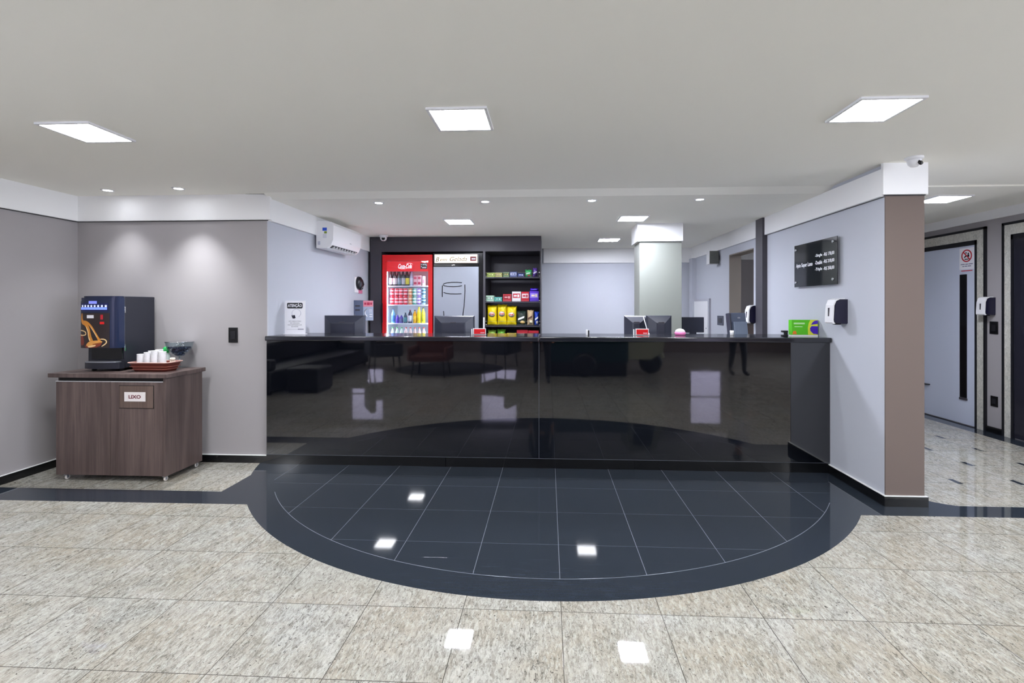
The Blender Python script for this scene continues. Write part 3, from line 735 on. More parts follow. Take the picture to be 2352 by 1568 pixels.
for pts in ([(620, 602), (540, 596), (440, 596), (350, 606), (300, 622), (288, 638), (310, 655), (370, 666), (470, 671), (560, 666), (620, 655)], [(278, 650), (276, 740), (276, 850)], [(300, 770), (350, 788), (420, 797), (520, 798), (612, 795)], [(672, 635), (674, 740), (670, 850), (658, 1000), (640, 1140), (628, 1300)], [(298, 1095), (303, 1140), (312, 1300)]):
    B().tube([Q(a, c) for a, c in pts], .0065, 6).done('drawn_line', M_BLKG, door)

# --- goods -----------------------------------------------------------------
def pm(rgb, r=.35): return mat('print_%d_%d_%d' % rgb, rgb, r)
PROTO = {}
def place(key, build, x, y, z, lab, grp, rz=0):
    if key in PROTO: t = copy_tree(PROTO[key])
    else: t = build(); PROTO[key] = t
    t.location = (x, y, z); t.rotation_euler = (0, 0, R(rz)); t['label'] = lab; t['group'] = grp
    return t
def bottle(body, cap, lab_c, h, r, neck=.35, name='drink_bottle'):
    def f():
        t = thing(name, '', 'bottle'); nk = r*.38; hs = h*(1-neck)
        B().lathe([(0, 0), (r*.9, 0), (r, .006), (r, hs*.92), (r*.9, hs), (nk*1.2, h*.86), (nk, h*.9), (nk, h*.97), (0, h*.97)], n=16).done('body', pm(body, .15), t)
        B().lathe([(0, h*.94), (nk*1.25, h*.94), (nk*1.25, h), (0, h)], n=14).done('cap', pm(cap), t)
        B().lathe([(r*1.012, hs*.15), (r*1.012, hs*.8)], n=16).done('label_wrap', pm(lab_c), t)
        return t
    return f
def can(c1, c2, h=.118, r=.031):
    def f():
        t = thing('drink_can', '', 'can')
        B().lathe([(0, 0), (r*.8, 0), (r, .008), (r, h*.9), (r*.82, h*.985), (r*.78, h*.985)], n=18).done('body', pm(c1), t)
        B().lathe([(0, h*.975), (r*.8, h*.975), (r*.82, h), (r*.76, h), (r*.74, h*.985), (0, h*.985)], n=18).done('lid', M_CHROME, t)
        B().lathe([(r*1.01, h*.22), (r*1.01, h*.42)], n=18).done('printed_band', pm(c2), t)
        B().lathe([(r*1.01, h*.62), (r*1.01, h*.8)], n=18).done('printed_band', pm(c2), t)
        return t
    return f
def X7(a, Y=7.08, S=7.467, u0=870):    # metres along the cooler front per measured unit
    return (u0 + a/S - 1202)*Y/1130*1.003 + Y*-.0507*-1*0 + (-.0507*-1)*0
YG = 7.06
def gx(u_): # measured column across the cooler -> x
    a = (u_-1202)/1130; return (a*.99872 + .0506*-1)*YG/(a*.0506 + .99872)
row = 'bottles on the top shelf of the red cooler'
def cx(cr): return gx(870 + cr/7.467)
r1 = [(212, (46, 18, 22), (30, 10, 14), (240, 228, 232), 'dark bottle with white label, leftmost on the top cooler shelf'),
      (280, (50, 20, 24), (30, 10, 14), (238, 226, 230), 'dark bottle with white label, second from left on the top cooler shelf'),
      (356, (50, 66, 66), (60, 70, 70), (130, 150, 160), 'grey-green bottle, third from left on the top cooler shelf'),
      (422, (44, 52, 56), (40, 44, 48), (190, 196, 204), 'dark bottle with grey label, fourth from left on the top cooler shelf'),
      (492, (50, 46, 30), (60, 50, 30), (226, 216, 70), 'bottle with a yellow label on the top cooler shelf'),
      (560, (170, 180, 205), (70, 60, 150), (210, 220, 235), 'pale bottle with purple cap on the top cooler shelf')]
for a, bd, cp, lb, lab in r1: place('b%d' % a, bottle(bd, cp, lb, .215, .0275), cx(a), YG, ZSH[0], lab, row)
for a, bd, cp, lb, lab in r1[:5]: place('b%d' % a, None, cx(a+26), YG+.075, ZSH[0], 'rear-row ' + lab, 'rear row bottles on the top cooler shelf')
def pack():
    t = thing('drink_carton', '', 'carton'); bx(-.028, .028, -.025, .025, 0, .075, bev=.002).done('carton', pm((232, 190, 198)), t)
    B().box(-.02, .02, -.0262, -.025, .02, .055).done('red_print', pm((190, 60, 90)), t); return t
for i, a in enumerate((632, 702)):
    for j in range(2): place('pack', pack, cx(a), YG, ZSH[0]+.0755*j, 'pink drink carton, %s stack, %s layer, right side of the top cooler shelf' % (('left', 'right')[i], ('lower', 'upper')[j]), 'pink cartons in the cooler')
place('packw', lambda: (lambda t: (bx(-.018, .018, -.025, .025, 0, .14, bev=.002).done('carton', pm((236, 226, 230)), t), bx(-.012, .012, -.0262, -.025, .04, .09).done('pink_print', pm((226, 150, 170)), t), t)[-1])(thing('drink_carton', '', 'carton')), cx(775), YG, ZSH[0], 'tall pale carton at the right end of the top cooler shelf', 'tall cartons in the cooler')
cans = [(230, (214, 24, 50), (246, 200, 206), 'red'), (312, (206, 20, 44), (246, 214, 218), 'red'), (386, (200, 18, 42), (244, 220, 222), 'red'), (460, (196, 16, 42), (240, 200, 206), 'red'), (540, (226, 140, 90), (250, 220, 190), 'orange'), (614, (60, 160, 130), (220, 244, 236), 'green'), (692, (96, 60, 150), (226, 220, 244), 'purple'), (766, (150, 200, 210), (40, 90, 110), 'pale blue')]
ords = ['first', 'second', 'third', 'fourth', 'fifth', 'sixth', 'seventh', 'eighth']
for i, (a, c1, c2, nm) in enumerate(cans):
    for j in range(2):
        place('can%s%d' % (nm, i if nm != 'red' else 0), can(c1, c2), cx(a), YG, ZSH[1]+.1182*j, '%s drink can, %s from left, %s layer of the can shelf' % (nm, ords[i], ('lower', 'upper')[j]), '%s cans in the red cooler' % nm)
r3 = [(250, (130, 190, 226), (90, 120, 180), (60, 110, 190), .20, .03, 'pale blue water bottle at the left of the third cooler shelf'),
      (322, (80, 40, 170), (80, 40, 170), (60, 30, 150), .118, .026, 'short purple bottle, second on the third cooler shelf'),
      (388, (70, 44, 150), (180, 180, 210), (50, 50, 120), .118, .026, 'short violet bottle, third on the third cooler shelf'),
      (458, (30, 60, 80), (40, 50, 70), (60, 130, 140), .15, .025, 'teal bottle in the middle of the third cooler shelf'),
      (538, (30, 34, 60), (180, 90, 120), (220, 224, 236), .195, .03, 'dark bottle with white label on the third cooler shelf'),
      (620, (236, 170, 40), (60, 50, 40), (240, 190, 40), .19, .028, 'orange juice bottle on the third cooler shelf'),
      (690, (244, 226, 40), (240, 230, 80), (240, 214, 30), .235, .03, 'tall bright yellow bottle on the third cooler shelf'),
      (764, (226, 226, 70), (80, 80, 60), (210, 216, 40), .225, .028, 'yellow-green bottle at the right of the third cooler shelf')]
for a, bd, cp, lb, h, r, lab in r3: place('c%d' % a, bottle(bd, cp, lb, h, r, .3), cx(a), YG, ZSH[2], lab, 'bottles on the third shelf of the red cooler')
for i in range(8):
    g = i < 3
    place('d%d' % g, bottle((205, 232, 220) if g else (240, 214, 210), (70, 170, 90) if g else (206, 60, 60), (230, 240, 245), .225, .029, .3), cx(240+i*76), YG, ZSH[3], 'pale bottle with %s cap, %s from left on the lowest visible cooler shelf' % ('green' if g else 'red', ords[i]), 'pale bottles on the lowest cooler shelf')

# snack shelves
YS = 7.04
def sx(cr):
    a = (1100 + cr/7.467 - 1202)/1130; return (a*.99872 - .0506)*YS/(a*.0506 + .99872)
def sbox(c1, c2, c3, w, h, d=.14):
    def f():
        t = thing('snack_box', '', 'box'); bx(-w/2, w/2, -.02, d, 0, h, bev=.002).done('carton', pm(c1), t)
        bx(-w*.42, w*.42, -.0215, -.02, h*.35, h*.8).done('printed_panel', pm(c2), t)
        B().box(-w*.3, w*.05, -.0228, -.0215, h*.5, h*.65).box(w*.12, w*.32, -.0228, -.0215, h*.42, h*.7).done('printed_mark', pm(c3), t); return t
    return f
def sbag(c1, c2, c3, w, h, d=.05, logo='oval'):
    def f():
        t = thing('snack_bag', '', 'snack bag'); s = B(); nx, nz = 10, 14
        def P(i, j, sg):
            a = -1 + 2*i/nx; c = j/nz; e = max(0, 1-abs(2*c-1)**3.5)*(1-a*a)**.6 if abs(a) < 1 else 0
            fl = .9 + .14*abs(2*c-1)**5
            return (a*w/2*fl, sg*d*e*(1+.12*math.sin(5*a+9*c)), c*h + .004*math.sin(a*7)*(1 if j in (0, nz) else 0)*(j > 0))
        F = [[s.bm.verts.new(P(i, j, -1)) for j in range(nz+1)] for i in range(nx+1)]
        K = [[s.bm.verts.new(P(i, j, 1) if 0 < i < nx and 0 < j < nz else P(i, j, -1)) for j in range(nz+1)] for i in range(nx+1)]
        for i in range(nx):
            for j in range(nz):
                s.bm.faces.new([F[i][j], F[i+1][j], F[i+1][j+1], F[i][j+1]]).smooth = True
                s.bm.faces.new([K[i][j], K[i][j+1], K[i+1][j+1], K[i+1][j]]).smooth = True
        bmesh.ops.remove_doubles(s.bm, verts=s.bm.verts, dist=.0001)
        s.done('bag', pm(c1, .3), t)
        yy = -d*1.02
        if logo == 'oval':
            B().lathe([(0, 0), (1, 0), (1, .002), (0, .002)], n=24, axis='y').done('oval_print', pm(c2), t, (0, yy-.006, h*.55)).scale = (w*.30, 1, h*.125)
            B().prism([(-w*.2, h*.53), (-w*.05, h*.55), (w*.1, h*.52), (w*.2, h*.55), (w*.18, h*.585), (w*.02, h*.57), (-w*.12, h*.59)], yy-.009, yy-.006).done('white_ribbon', pm(c3), t)
        else:
            B().prism([(-w*.36, h*.36), (w*.28, h*.52), (w*.32, h*.66), (-w*.34, h*.5)], yy-.008, yy-.005).done('lettering', pm(c2), t)
            B().lathe([(0, 0), (1, 0), (1, .002), (0, .002)], n=18, axis='y').done('food_picture', pm(c3), t, (w*.12, yy-.005, h*.22)).scale = (w*.26, 1, h*.12)
        return t
    return f
SZ = {1: 1.871, 2: 1.524, 3: 1.180, 4: .93}
k_ = [0]
def W(a, c): return sx(c)-sx(a)
def goods(shelf, a, c, top, fn, cols, lab, grp, base=None, **kw):
    k_[0] += 1; sc = 1130/YS*7.467
    zt = 1.45 + (704 - (570 + top/7.467))/1130*YS
    h = zt - SZ[shelf]; w = W(a, c)-.004
    place('g%d' % k_[0], fn(*cols, w, h, **kw), (sx(a)+sx(c))/2, YS + (.04 if fn is sbag else 0), SZ[shelf], lab, grp)
g1 = 'packets on the top snack shelf'
goods(1, 135, 275, 418, sbox, ((176, 196, 84), (120, 140, 60), (226, 232, 150)), 'yellow-green box, leftmost on the top snack shelf', g1)
goods(1, 277, 402, 418, sbox, ((190, 190, 104), (150, 130, 100), (214, 220, 150)), 'olive box with tan print, second on the top snack shelf', g1)
goods(1, 415, 522, 408, sbox, ((110, 140, 84), (84, 100, 70), (190, 180, 110)), 'mossy green box, third on the top snack shelf', g1)
goods(1, 530, 655, 402, sbox, ((70, 84, 140), (214, 222, 240), (60, 70, 120)), 'blue and white box mid top snack shelf', g1)
goods(1, 662, 778, 428, sbox, ((34, 50, 104), (40, 70, 150), (224, 228, 240)), 'dark blue box on the top snack shelf', g1)
goods(1, 785, 910, 365, sbag, ((60, 180, 96), (220, 240, 224), (206, 70, 60)), 'green packet with red corner on the top snack shelf', g1, d=.03, logo='bar')
goods(1, 920, 1012, 335, sbag, ((96, 60, 160), (226, 224, 240), (50, 40, 90)), 'purple and white packet, rightmost on the top snack shelf', g1, d=.03, logo='bar')
g2 = 'boxes on the middle snack shelf'
goods(2, 120, 262, 810, sbox, ((190, 222, 200), (110, 150, 120), (236, 244, 238)), 'mint green box, leftmost on the middle snack shelf', g2)
goods(2, 266, 398, 838, sbox, ((90, 180, 170), (60, 140, 120), (214, 240, 236)), 'teal box, second on the middle snack shelf', g2)
goods(2, 412, 562, 785, sbox, ((180, 40, 50), (140, 30, 40), (240, 180, 180)), 'dark red box of bars on the middle snack shelf', g2)
goods(2, 568, 722, 742, sbox, ((238, 236, 238), (200, 60, 70), (240, 236, 238)), 'white box with red print on the middle snack shelf', g2)
goods(2, 726, 862, 746, sbox, ((190, 20, 44), (226, 214, 214), (180, 30, 50)), 'bright red box on the middle snack shelf', g2)
goods(2, 868, 1030, 735, sbox, ((84, 40, 190), (150, 130, 220), (230, 214, 180)), 'purple box, rightmost on the middle snack shelf', g2)
place('pbag', sbag((66, 20, 214), (150, 130, 240), (40, 20, 150), W(868, 1030)-.01, .035, d=.02, logo='bar'), (sx(868)+sx(1030))/2, YS+.04, 1.524+.1533, 'flat violet packet lying on the purple box', 'violet packets')
g3 = 'bags of crisps on the lower snack shelf'
Y_ = ((240, 214, 20), (244, 226, 214), (190, 44, 44))
goods(3, 130, 318, 975, sbag, Y_, 'yellow bag of crisps, leftmost of three', g3)
goods(3, 305, 484, 962, sbag, Y_, 'yellow bag of crisps, middle of three', g3)
goods(3, 466, 652, 988, sbag, Y_, 'yellow bag of crisps, rightmost of three', g3)
goods(3, 645, 815, 1075, sbag, ((36, 52, 44), (236, 240, 236), (226, 190, 120)), 'dark green snack bag with slanted white lettering', g3, logo='bar')
goods(3, 820, 942, 1060, sbag, ((206, 180, 140), (90, 60, 50), (240, 226, 190)), 'cream and brown snack bag on the lower snack shelf', g3, logo='bar')
goods(3, 946, 1034, 1085, sbag, ((30, 70, 190), (236, 240, 246), (230, 226, 230)), 'blue and white snack bag at the right end', g3, d=.035, logo='bar')
g4 = 'goods on the lowest visible snack shelf'
goods(4, 140, 298, 1400, sbag, ((150, 190, 80), (240, 244, 230), (220, 226, 130)), 'green and white packet, leftmost on the lowest shelf', g4, logo='bar')
goods(4, 302, 460, 1392, sbag, ((110, 180, 60), (230, 240, 210), (214, 226, 110)), 'leaf green packet, second on the lowest shelf', g4, logo='bar')
goods(4, 478, 642, 1455, sbox, ((226, 206, 100), (200, 170, 70), (240, 230, 170)), 'low mustard yellow box on the lowest shelf', g4)
goods(4, 648, 840, 1400, sbox, ((160, 24, 40), (190, 60, 70), (226, 190, 190)), 'deep red box, left one of two on the lowest shelf', g4)
goods(4, 844, 1030, 1408, sbox, ((170, 26, 44), (110, 20, 34), (230, 200, 200)), 'deep red box, right one of two on the lowest shelf', g4)

# ------------------------------------------------------------------ coffee corner
cb = thing('waste_cabinet', 'dark wood two-door cabinet on casters with a LIXO flap', 'cabinet', (-3.625, 3.90, 0))
CW = .475; D_ = .43; zt = .862
b = B(); b.box(-CW, -CW+.018, .02, D_, .048, zt); b.box(CW-.02, CW, 0, D_, .048, zt); b.box(-CW+.018, CW-.02, .02, D_, .048, .066); b.box(-CW+.018, CW-.02, D_-.012, D_, .066, zt)
b.done('carcass', M_WOOD, cb)
bx(-CW-.05, CW+.022, -.022, D_+.015, zt, .896, bev=.002).done('top', M_WOOD, cb)
M_GAP = mat('dark_gap', (22, 18, 18), .8)
bx(-CW+.018, CW-.02, .012, .03, .83, .862).done('grip_recess', M_GAP, cb)
for i, (a, c) in enumerate(((-CW+.002, -.003), (.001, CW-.022))):
    d = bx(a, c, 0, .018, .052, .826).done('door', M_WOOD, cb, label=('left plain door', 'right door with the waste flap')[i])
    bx(a, c, -.004, .012, .826, .832).done('door_pull', mat('satin_aluminium', (214, 214, 218), .35, metal=.3), d, label='thin steel pull edge')
    if i == 1:
        fl = B(); fl.box(.082, .372, -.006, 0, .612, .795, bev=.0025); fl.done('waste_flap', wood_material('flap_wood', (88, 72, 64), (112, 94, 86)), d)
        g = B()
        for q in ((.078, .376, .608, .613), (.078, .376, .794, .799), (.078, .083, .613, .794), (.371, .376, .613, .794)): g.box(q[0], q[1], -.002, .0, q[2], q[3])
        g.done('flap_gap', M_GAP, d)
        sg = bx(.128, .308, -.009, -.006, .668, .745).done('sign_plate', mat('sign_ivory', (236, 230, 228), .5), d, label='white plate reading LIXO')
        text('LIXO', .105, .030, mat('sign_maroon', (110, 44, 54), .5), d, .218, -.009, .706, bold=.035)
def caster(x, y):
    w = B().box(x-.014, x+.014, y-.014, y+.014, .038, .048).box(x-.012, x-.008, y-.008, y+.008, .015, .038).box(x+.008, x+.012, y-.008, y+.008, .015, .038).done('caster', M_STEEL, cb)
    B().lathe([(0, -.007), (.018, -.007), (.02, 0), (.018, .007), (0, .007)], (x, y+.005, .02), 18, 'x').done('wheel', mat('caster_ivory', (226, 220, 214), .4), w)
for x in (-CW+.06, CW-.03):
    for y in (.035, D_-.04): caster(x, y)

ZTOP = .896
cm = thing('coffee_machine', 'tall dark blue-black coffee vending machine with coffee picture', 'coffee machine', (-3.845, 3.99, ZTOP))
M_NAVY = mat('navy_gloss', (30, 40, 68), .2); M_BODY = mat('machine_black', (34, 36, 46), .3)
hw = .172
bx(-hw+.01, hw, .10, .43, .02, .645, bev=.008).done('body', M_BODY, cm)
# rounded upper front
def bow(x0, x1, y0, bulge, z0, z1, back=.10, n_=36, M=None):
    pts = [(x0, back)] + [(x0 + (x1-x0)*i/n_, y0 - bulge*math.sin(PI*i/n_)**.6*(1)) for i in range(n_+1)] + [(x1, back)]
    return B().prism(pts, z0, z1, 'z')
bow(-hw, hw, .045, .035, .20, .60).done('front_cover', M_NAVY, cm)
bow(-hw, hw, .05, .035, .60, .63).done('front_shoulder', M_NAVY, cm)
bow(-hw+.012, hw-.012, .062, .03, .63, .645).done('front_crown', M_NAVY, cm)
bow(-hw+.06, hw-.01, .085, .005, .10, .20).done('dispensing_bay', M_BLKG, cm)
bow(-hw+.03, hw, .05, .03, .022, .075).done('drip_tray', M_BODY, cm)
bow(-hw+.04, hw-.03, .045, .03, .075, .084).done('drip_grille', M_STEEL, cm)
for fx in (-.12, .13):
    for fy in (.12, .4): B().cyl(.018, 0, .021, (fx, fy, 0), 14).done('foot', M_BLK, cm)
# everything printed on the bowed cover follows its curve
def bowface(xa, xb, za, zb, off, n_=24):
    s = B(); V = []
    for i in range(n_+1):
        x = xa + (xb-xa)*i/n_; tt = (x+hw)/(2*hw); y = .045 - .035*max(0, math.sin(PI*tt))**.6 - off
        V.append((s.bm.verts.new((x, y, za)), s.bm.verts.new((x, y, zb)), s.bm.verts.new((x, y+.002, zb)), s.bm.verts.new((x, y+.002, za))))
    for a, c in zip(V, V[1:]):
        for q in range(4): s.bm.faces.new([a[q], c[q], c[(q+1) % 4], a[(q+1) % 4]])
    s.bm.faces.new(V[0]); s.bm.faces.new(V[-1]); return s
def by(x, off): return .045 - .035*max(0, math.sin(PI*(x+hw)/(2*hw)))**.6 - off
art = bowface(-.158, .11, .202, .50, .0025).done('picture_panel', mat('picture_brown', (46, 36, 36), .3), cm, label='dark panel picturing poured coffee')
def stroke(pts, r, m, nm, flat=None):
    # a printed stroke: thin ribbon lying on the bowed panel, each one on its own hair-thin layer
    k = len(pts); rr = r if isinstance(r, (list, tuple)) else [r]*k
    P_, W_ = [], []
    for i in range(k-1):
        p0, p1, p2, p3 = pts[max(i-1, 0)], pts[i], pts[i+1], pts[min(i+2, k-1)]
        for j in range(6):
            t = j/6; q = [.5*(2*p1[d] + (p2[d]-p0[d])*t + (2*p0[d]-5*p1[d]+4*p2[d]-p3[d])*t*t + (3*p1[d]-p0[d]-3*p2[d]+p3[d])*t**3) for d in (0, 1)]
            P_.append(q); W_.append(rr[i]*(1-t) + rr[i+1]*t)
    P_.append(list(pts[-1])); W_.append(rr[-1])
    layer[0] += 1; off = .003 + .00012*layer[0]; s = B(); V = []
    for i, (x, z) in enumerate(P_):
        a, c = P_[max(i-1, 0)], P_[min(i+1, len(P_)-1)]; dx, dz = c[0]-a[0], c[1]-a[1]; L_ = math.hypot(dx, dz) or 1
        cap = min(1, math.sqrt(max(0, min(i, len(P_)-1-i)+.4)/3))
        w = W_[i]*cap; row_ = []
        for sg in (1, -1):
            xx = min(.108, max(-.158, x - dz/L_*w*sg)); zz = max(.204, z + dx/L_*w*sg)
            row_ += [s.bm.verts.new((xx, by(xx, off), zz)), s.bm.verts.new((xx, by(xx, off) + .0006, zz))]
        V.append(row_)
    for a, c in zip(V, V[1:]):
        for e_ in ((0, 2), (2, 3), (3, 1), (1, 0)): s.bm.faces.new([a[e_[0]], a[e_[1]], c[e_[1]], c[e_[0]]])
    return s.done(nm, m, art)
layer = [0]
M_CAR = mat('caramel', (214, 140, 50), .4); M_CRM = mat('cream_froth', (240, 204, 150), .4); M_CUP = mat('cup_brown', (130, 50, 34), .4)
stroke([(-.14, .498), (-.143, .45), (-.13, .42), (-.10, .405), (-.075, .37), (-.06, .33), (-.05, .29), (-.035, .25)], [.005, .009, .016, .016, .014, .010, .011, .016], M_CAR, 'coffee_stream')
stroke([(-.13, .428), (-.085, .418), (-.045, .385), (-.01, .335), (.02, .285), (.035, .262)], [.010, .010, .009, .007, .009, .014], M_CAR, 'coffee_stream')
stroke([(-.095, .385), (-.075, .34), (-.07, .30), (-.055, .262)], [.004, .005, .004, .008], M_CRM, 'coffee_highlight'); stroke([(-.05, .385), (-.012, .33), (.012, .29)], .003, M_CRM, 'coffee_highlight')
stroke([(-.15, .32), (-.148, .27), (-.13, .225)], [.014, .030, .020], M_CUP, 'cup_picture')
stroke([(-.105, .215), (-.06, .224), (0, .235), (.05, .245)], [.010, .024, .028, .016], M_CUP, 'cup_picture')
stroke([(-.09, .222), (-.05, .238), (0, .248), (.055, .255)], [.010, .022, .018, .010], mat('golden_coffee', (226, 160, 80), .4), 'froth_picture')
stroke([(-.075, .212), (-.04, .216), (.0, .224)], [.006, .008, .006], M_CRM, 'froth_picture')
stroke([(-.03, .232), (.01, .238), (.05, .248)], [.004, .006, .004], mat('froth_brown', (150, 80, 30), .4), 'froth_shadow')
stroke([(-.165, .35), (-.13, .348), (-.10, .335), (-.10, .315), (-.135, .308), (-.165, .312)], .0045, M_CRM, 'cup_rim'); stroke([(.04, .278), (.072, .275), (.088, .26), (.083, .24), (.05, .215)], .0045, M_CRM, 'cup_rim')
cp = bowface(-.158, .10, .515, .585, .003).done('control_panel', mat('panel_blue', (28, 34, 84), .25), cm)
bowface(-.152, .092, .528, .548, .005).done('button_strip', mat('lit_blue', (110, 130, 220), .3, emit=(120, 150, 255), estr=.7), cp)
for i in range(8):
    x = -.14+.031*i; bowface(x, x+.014, .55, .568, .0055, 2).done('drink_icon', mat('icon_white', (226, 232, 250), .4, emit=(200, 215, 255), estr=.5), cp)
bowface(-.065, .01, .578, .602, .006).done('display', mat('lit_display', (120, 130, 210), .3, emit=(120, 130, 230), estr=.6), cp)
bowface(-.085, -.02, .455, .482, .004, 3).done('price_sticker', M_WMAT, art); bowface(.035, .07, .405, .425, .004, 3).done('red_key', mat('lit_red', (230, 30, 30), .4), art); bowface(.04, .06, .445, .485, .004, 3).done('red_slash', M_SR, art)
for z in (.17, .50): bx(hw-.002, hw+.004, .098, .108, z, z+.055, bev=.001).done('hinge', M_CHROME, cm)
bx(hw-.003, hw+.001, .42, .431, .60, .62).done('corner_catch', M_CHROME, cm)

tr = thing('serving_tray', 'reddish brown oblong tray holding cups beside the coffee machine', 'tray', (-3.40, 4.10, ZTOP))
M_TR = mat('terracotta_plastic', (104, 46, 38), .35)
def tray_ring(sx_, sy_, z, r=.03): return [(x*1.0, y, z) for x, y in rrect(-sx_, sx_, -sy_, sy_, r, 5)]
s = B(); rings = []
for sx_, sy_, z in ((.145, .070, 0), (.155, .080, .03), (.172, .095, .072), (.180, .102, .078), (.176, .098, .078), (.166, .088, .070), (.140, .065, .006)):
    rings.append([s.bm.verts.new(p) for p in tray_ring(sx_, sy_, z)])
for a, c in zip(rings, rings[1:]):
    for q in range(len(a)): s.bm.faces.new([a[q], a[(q+1) % len(a)], c[(q+1) % len(a)], c[q]]).smooth = True
s.bm.faces.new(rings[0]); s.bm.faces.new(rings[-1]); s.done('dish', M_TR, tr)
s = B(); s.tube([(x, y, .077) for x, y in rrect(-.179, .179, -.101, .101, .03, 5)] + [(.179, .07, .077)], .004, 6); s.done('rim', mat('tray_rim', (214, 176, 166), .35), tr, label='pale rim')
for zz in (.02, .042):
    s = B(); k0 = .148+.022*zz/.042; s.tube([(x, y, zz) for x, y in rrect(-k0-.004, k0+.004, -.076-zz*.3, .076+zz*.3, .03, 5)] + [(k0+.004, .05, zz)], .002, 6); s.done('moulded_line', mat('tray_highlight', (176, 110, 96), .3), tr)
def cup_stack():
    t = thing('paper_cups', '', 'cups')
    s = B()
    for q in range(12): s.lathe([(.023, q*.009), (.031, .052+q*.009), (.033, .056+q*.009), (.030, .056+q*.009)], n=18)
    s.lathe([(0, 0), (.023, 0), (.023, .003), (0, .003)], n=18); s.done('cup_stack', M_WHITE, t); return t
for i, (x, y, zr, lab) in enumerate(((-.108, -.03, .90, 'leftmost stack of white cups in the brown tray'), (-.045, -.03, 1.0, 'second stack from the left of white cups in the brown tray'), (-.062, .035, 1.05, 'rear stack of white cups, nearest the coffee machine'), (.018, -.03, 1.1, 'third stack from the left of white cups, front row of the tray'), (.004, .035, 1.12, 'rear right stack of white cups in the brown tray'), (.080, -.025, 1.04, 'rightmost stack of white cups in the brown tray'))):
    o = place('cups', cup_stack, -3.40+x, 4.10+y, ZTOP+.006, lab, 'stacks of white cups in the tray'); o.scale = (.92, .92, zr)
s = B()
for q in range(5): s.lathe([(0, 0), (.018, .001), (.021, .012), (.018, .023), (0, .025)], (.008*q-.02, .010*(q % 2)-.005, .020*q+.002), 12)
tag(s.done('sugar_packets', mat('sugar_ivory', (232, 224, 206), .5), None, (-3.272, 4.12, ZTOP+.006)), 'small heap of ivory sugar packets at the tray right end', 'sugar')
bpy.data.objects['sugar_packets']['kind'] = 'stuff'
bw = thing('glass_bowl', 'clear stemmed glass bowl full of dark sweets behind the tray', 'bowl', (-3.36, 4.325, ZTOP))
M_CLEAR = mat('clear_plastic', (236, 244, 248), .05, trans=.9, ior=1.3)
B().lathe([(0, 0), (.05, 0), (.045, .006), (.008, .012), (.007, .09), (.02, .10), (.07, .135), (.1, .18), (.112, .235), (.108, .235), (.095, .18), (.065, .14), (.018, .106), (0, .104)], n=32).done('bowl', M_PANE, bw)
B().lathe([(.11, .233), (.113, .233), (.113, .238), (.11, .238)], n=32).done('rim', M_CHROME, bw)
B().lathe([(.0, .012), (.007, .012), (.006, .1), (0, .1)], n=12).done('stem', M_STEEL, bw)
s = B(); random.seed(3)
for q in range(90):
    a = random.random()*2*PI; zz = .115+.075*random.random(); rm = .02+(zz-.11)*.85; rr = rm*math.sqrt(random.random())
    Mx = Matrix.Translation((rr*math.cos(a), rr*math.sin(a), zz)) @ Matrix.Rotation(random.random()*6, 4, 'Z') @ Matrix.Rotation(random.random(), 4, 'X')
    s.box(-.014, .014, -.008, .008, -.006, .006, M=Mx)
o = tag(s.done('wrapped_sweets', mat('sweets_navy', (44, 56, 82), .3), None, (-3.36, 4.325, ZTOP)), 'dark blue wrapped sweets heaped in the glass bowl', 'sweets'); o['kind'] = 'stuff'
t = thing('green_bottle', 'bright green squeeze bottle tucked behind the white cups', 'bottle', (-3.49, 4.33, ZTOP))
B().lathe([(0, 0), (.03, 0), (.033, .01), (.033, .11), (.015, .14), (0, .14)], n=20).done('body', mat('bottle_pale', (214, 226, 220), .25), t)
B().lathe([(0, .135), (.028, .135), (.03, .15), (.026, .175), (.012, .188), (0, .188)], n=20).done('cap', mat('cap_green', (20, 170, 80), .35), t, label='bright green cap')

# ------------------------------------------------------------------ lobby side seen mirrored in the counter
M_SOFA = mat('black_leather', (22, 22, 25), .4); M_LEG = mat('dark_wood_leg', (30, 22, 18), .4)
t = thing('lobby_sofa', 'long black leather sofa along the lobby left side, behind the camera', 'sofa', (-4.95, -1.1, 0), 90)
bx(-2.2, 2.2, -.45, .45, .06, .40, bev=.03).done('seat', M_SOFA, t); bx(-2.2, 2.2, .25, .45, .40, .78, bev=.04).done('backrest', M_SOFA, t)
for s_ in (-2.2, 2.0): bx(s_, s_+.2, -.45, .25, .40, .58, bev=.03).done('armrest', M_SOFA, t)
for x in (-2.1, 2.1):
    for y in (-.38, .38): bx(x-.03, x+.03, y-.03, y+.03, 0, .06).done('leg', M_LEG, t)
t = thing('ottoman', 'square black ottoman in front of the lobby sofa', 'ottoman', (-4.1, .55, 0))
bx(-.28, .28, -.28, .28, .03, .42, bev=.03).done('cushion', M_SOFA, t); bx(-.25, .25, -.25, .25, 0, .03).done('plinth', M_LEG, t)
tag(B().lathe([(0, 0), (1.25, 0), (1.25, .003), (0, .003)], n=64).done('round_rug', mat('rug_grey', (60, 58, 58), .9, bump=.3), None, (-2.3, -2.6, 0)), 'round dark grey rug under the lobby chairs', 'rug')
def armchair(x, y, rz, m, lab, name='lobby_armchair'):
    t = thing(name, lab, 'armchair', (x, y, .0035), rz, 'lobby armchairs')
    bx(-.36, .36, -.32, .34, .32, .46, bev=.04).done('seat', m, t); bx(-.40, .40, .26, .40, .34, .90, bev=.05).done('backrest', m, t)
    for s_ in (-.42, .34): bx(s_, s_+.08, -.32, .32, .33, .62, bev=.03).done('armrest', m, t)
    for lx in (-.34, .34):
        for ly in (-.28, .30): B().tube([(lx*.9, ly*.9, .34), (lx, ly, 0)], [.02, .011], 10).done('leg', M_LEG, t)
    return t
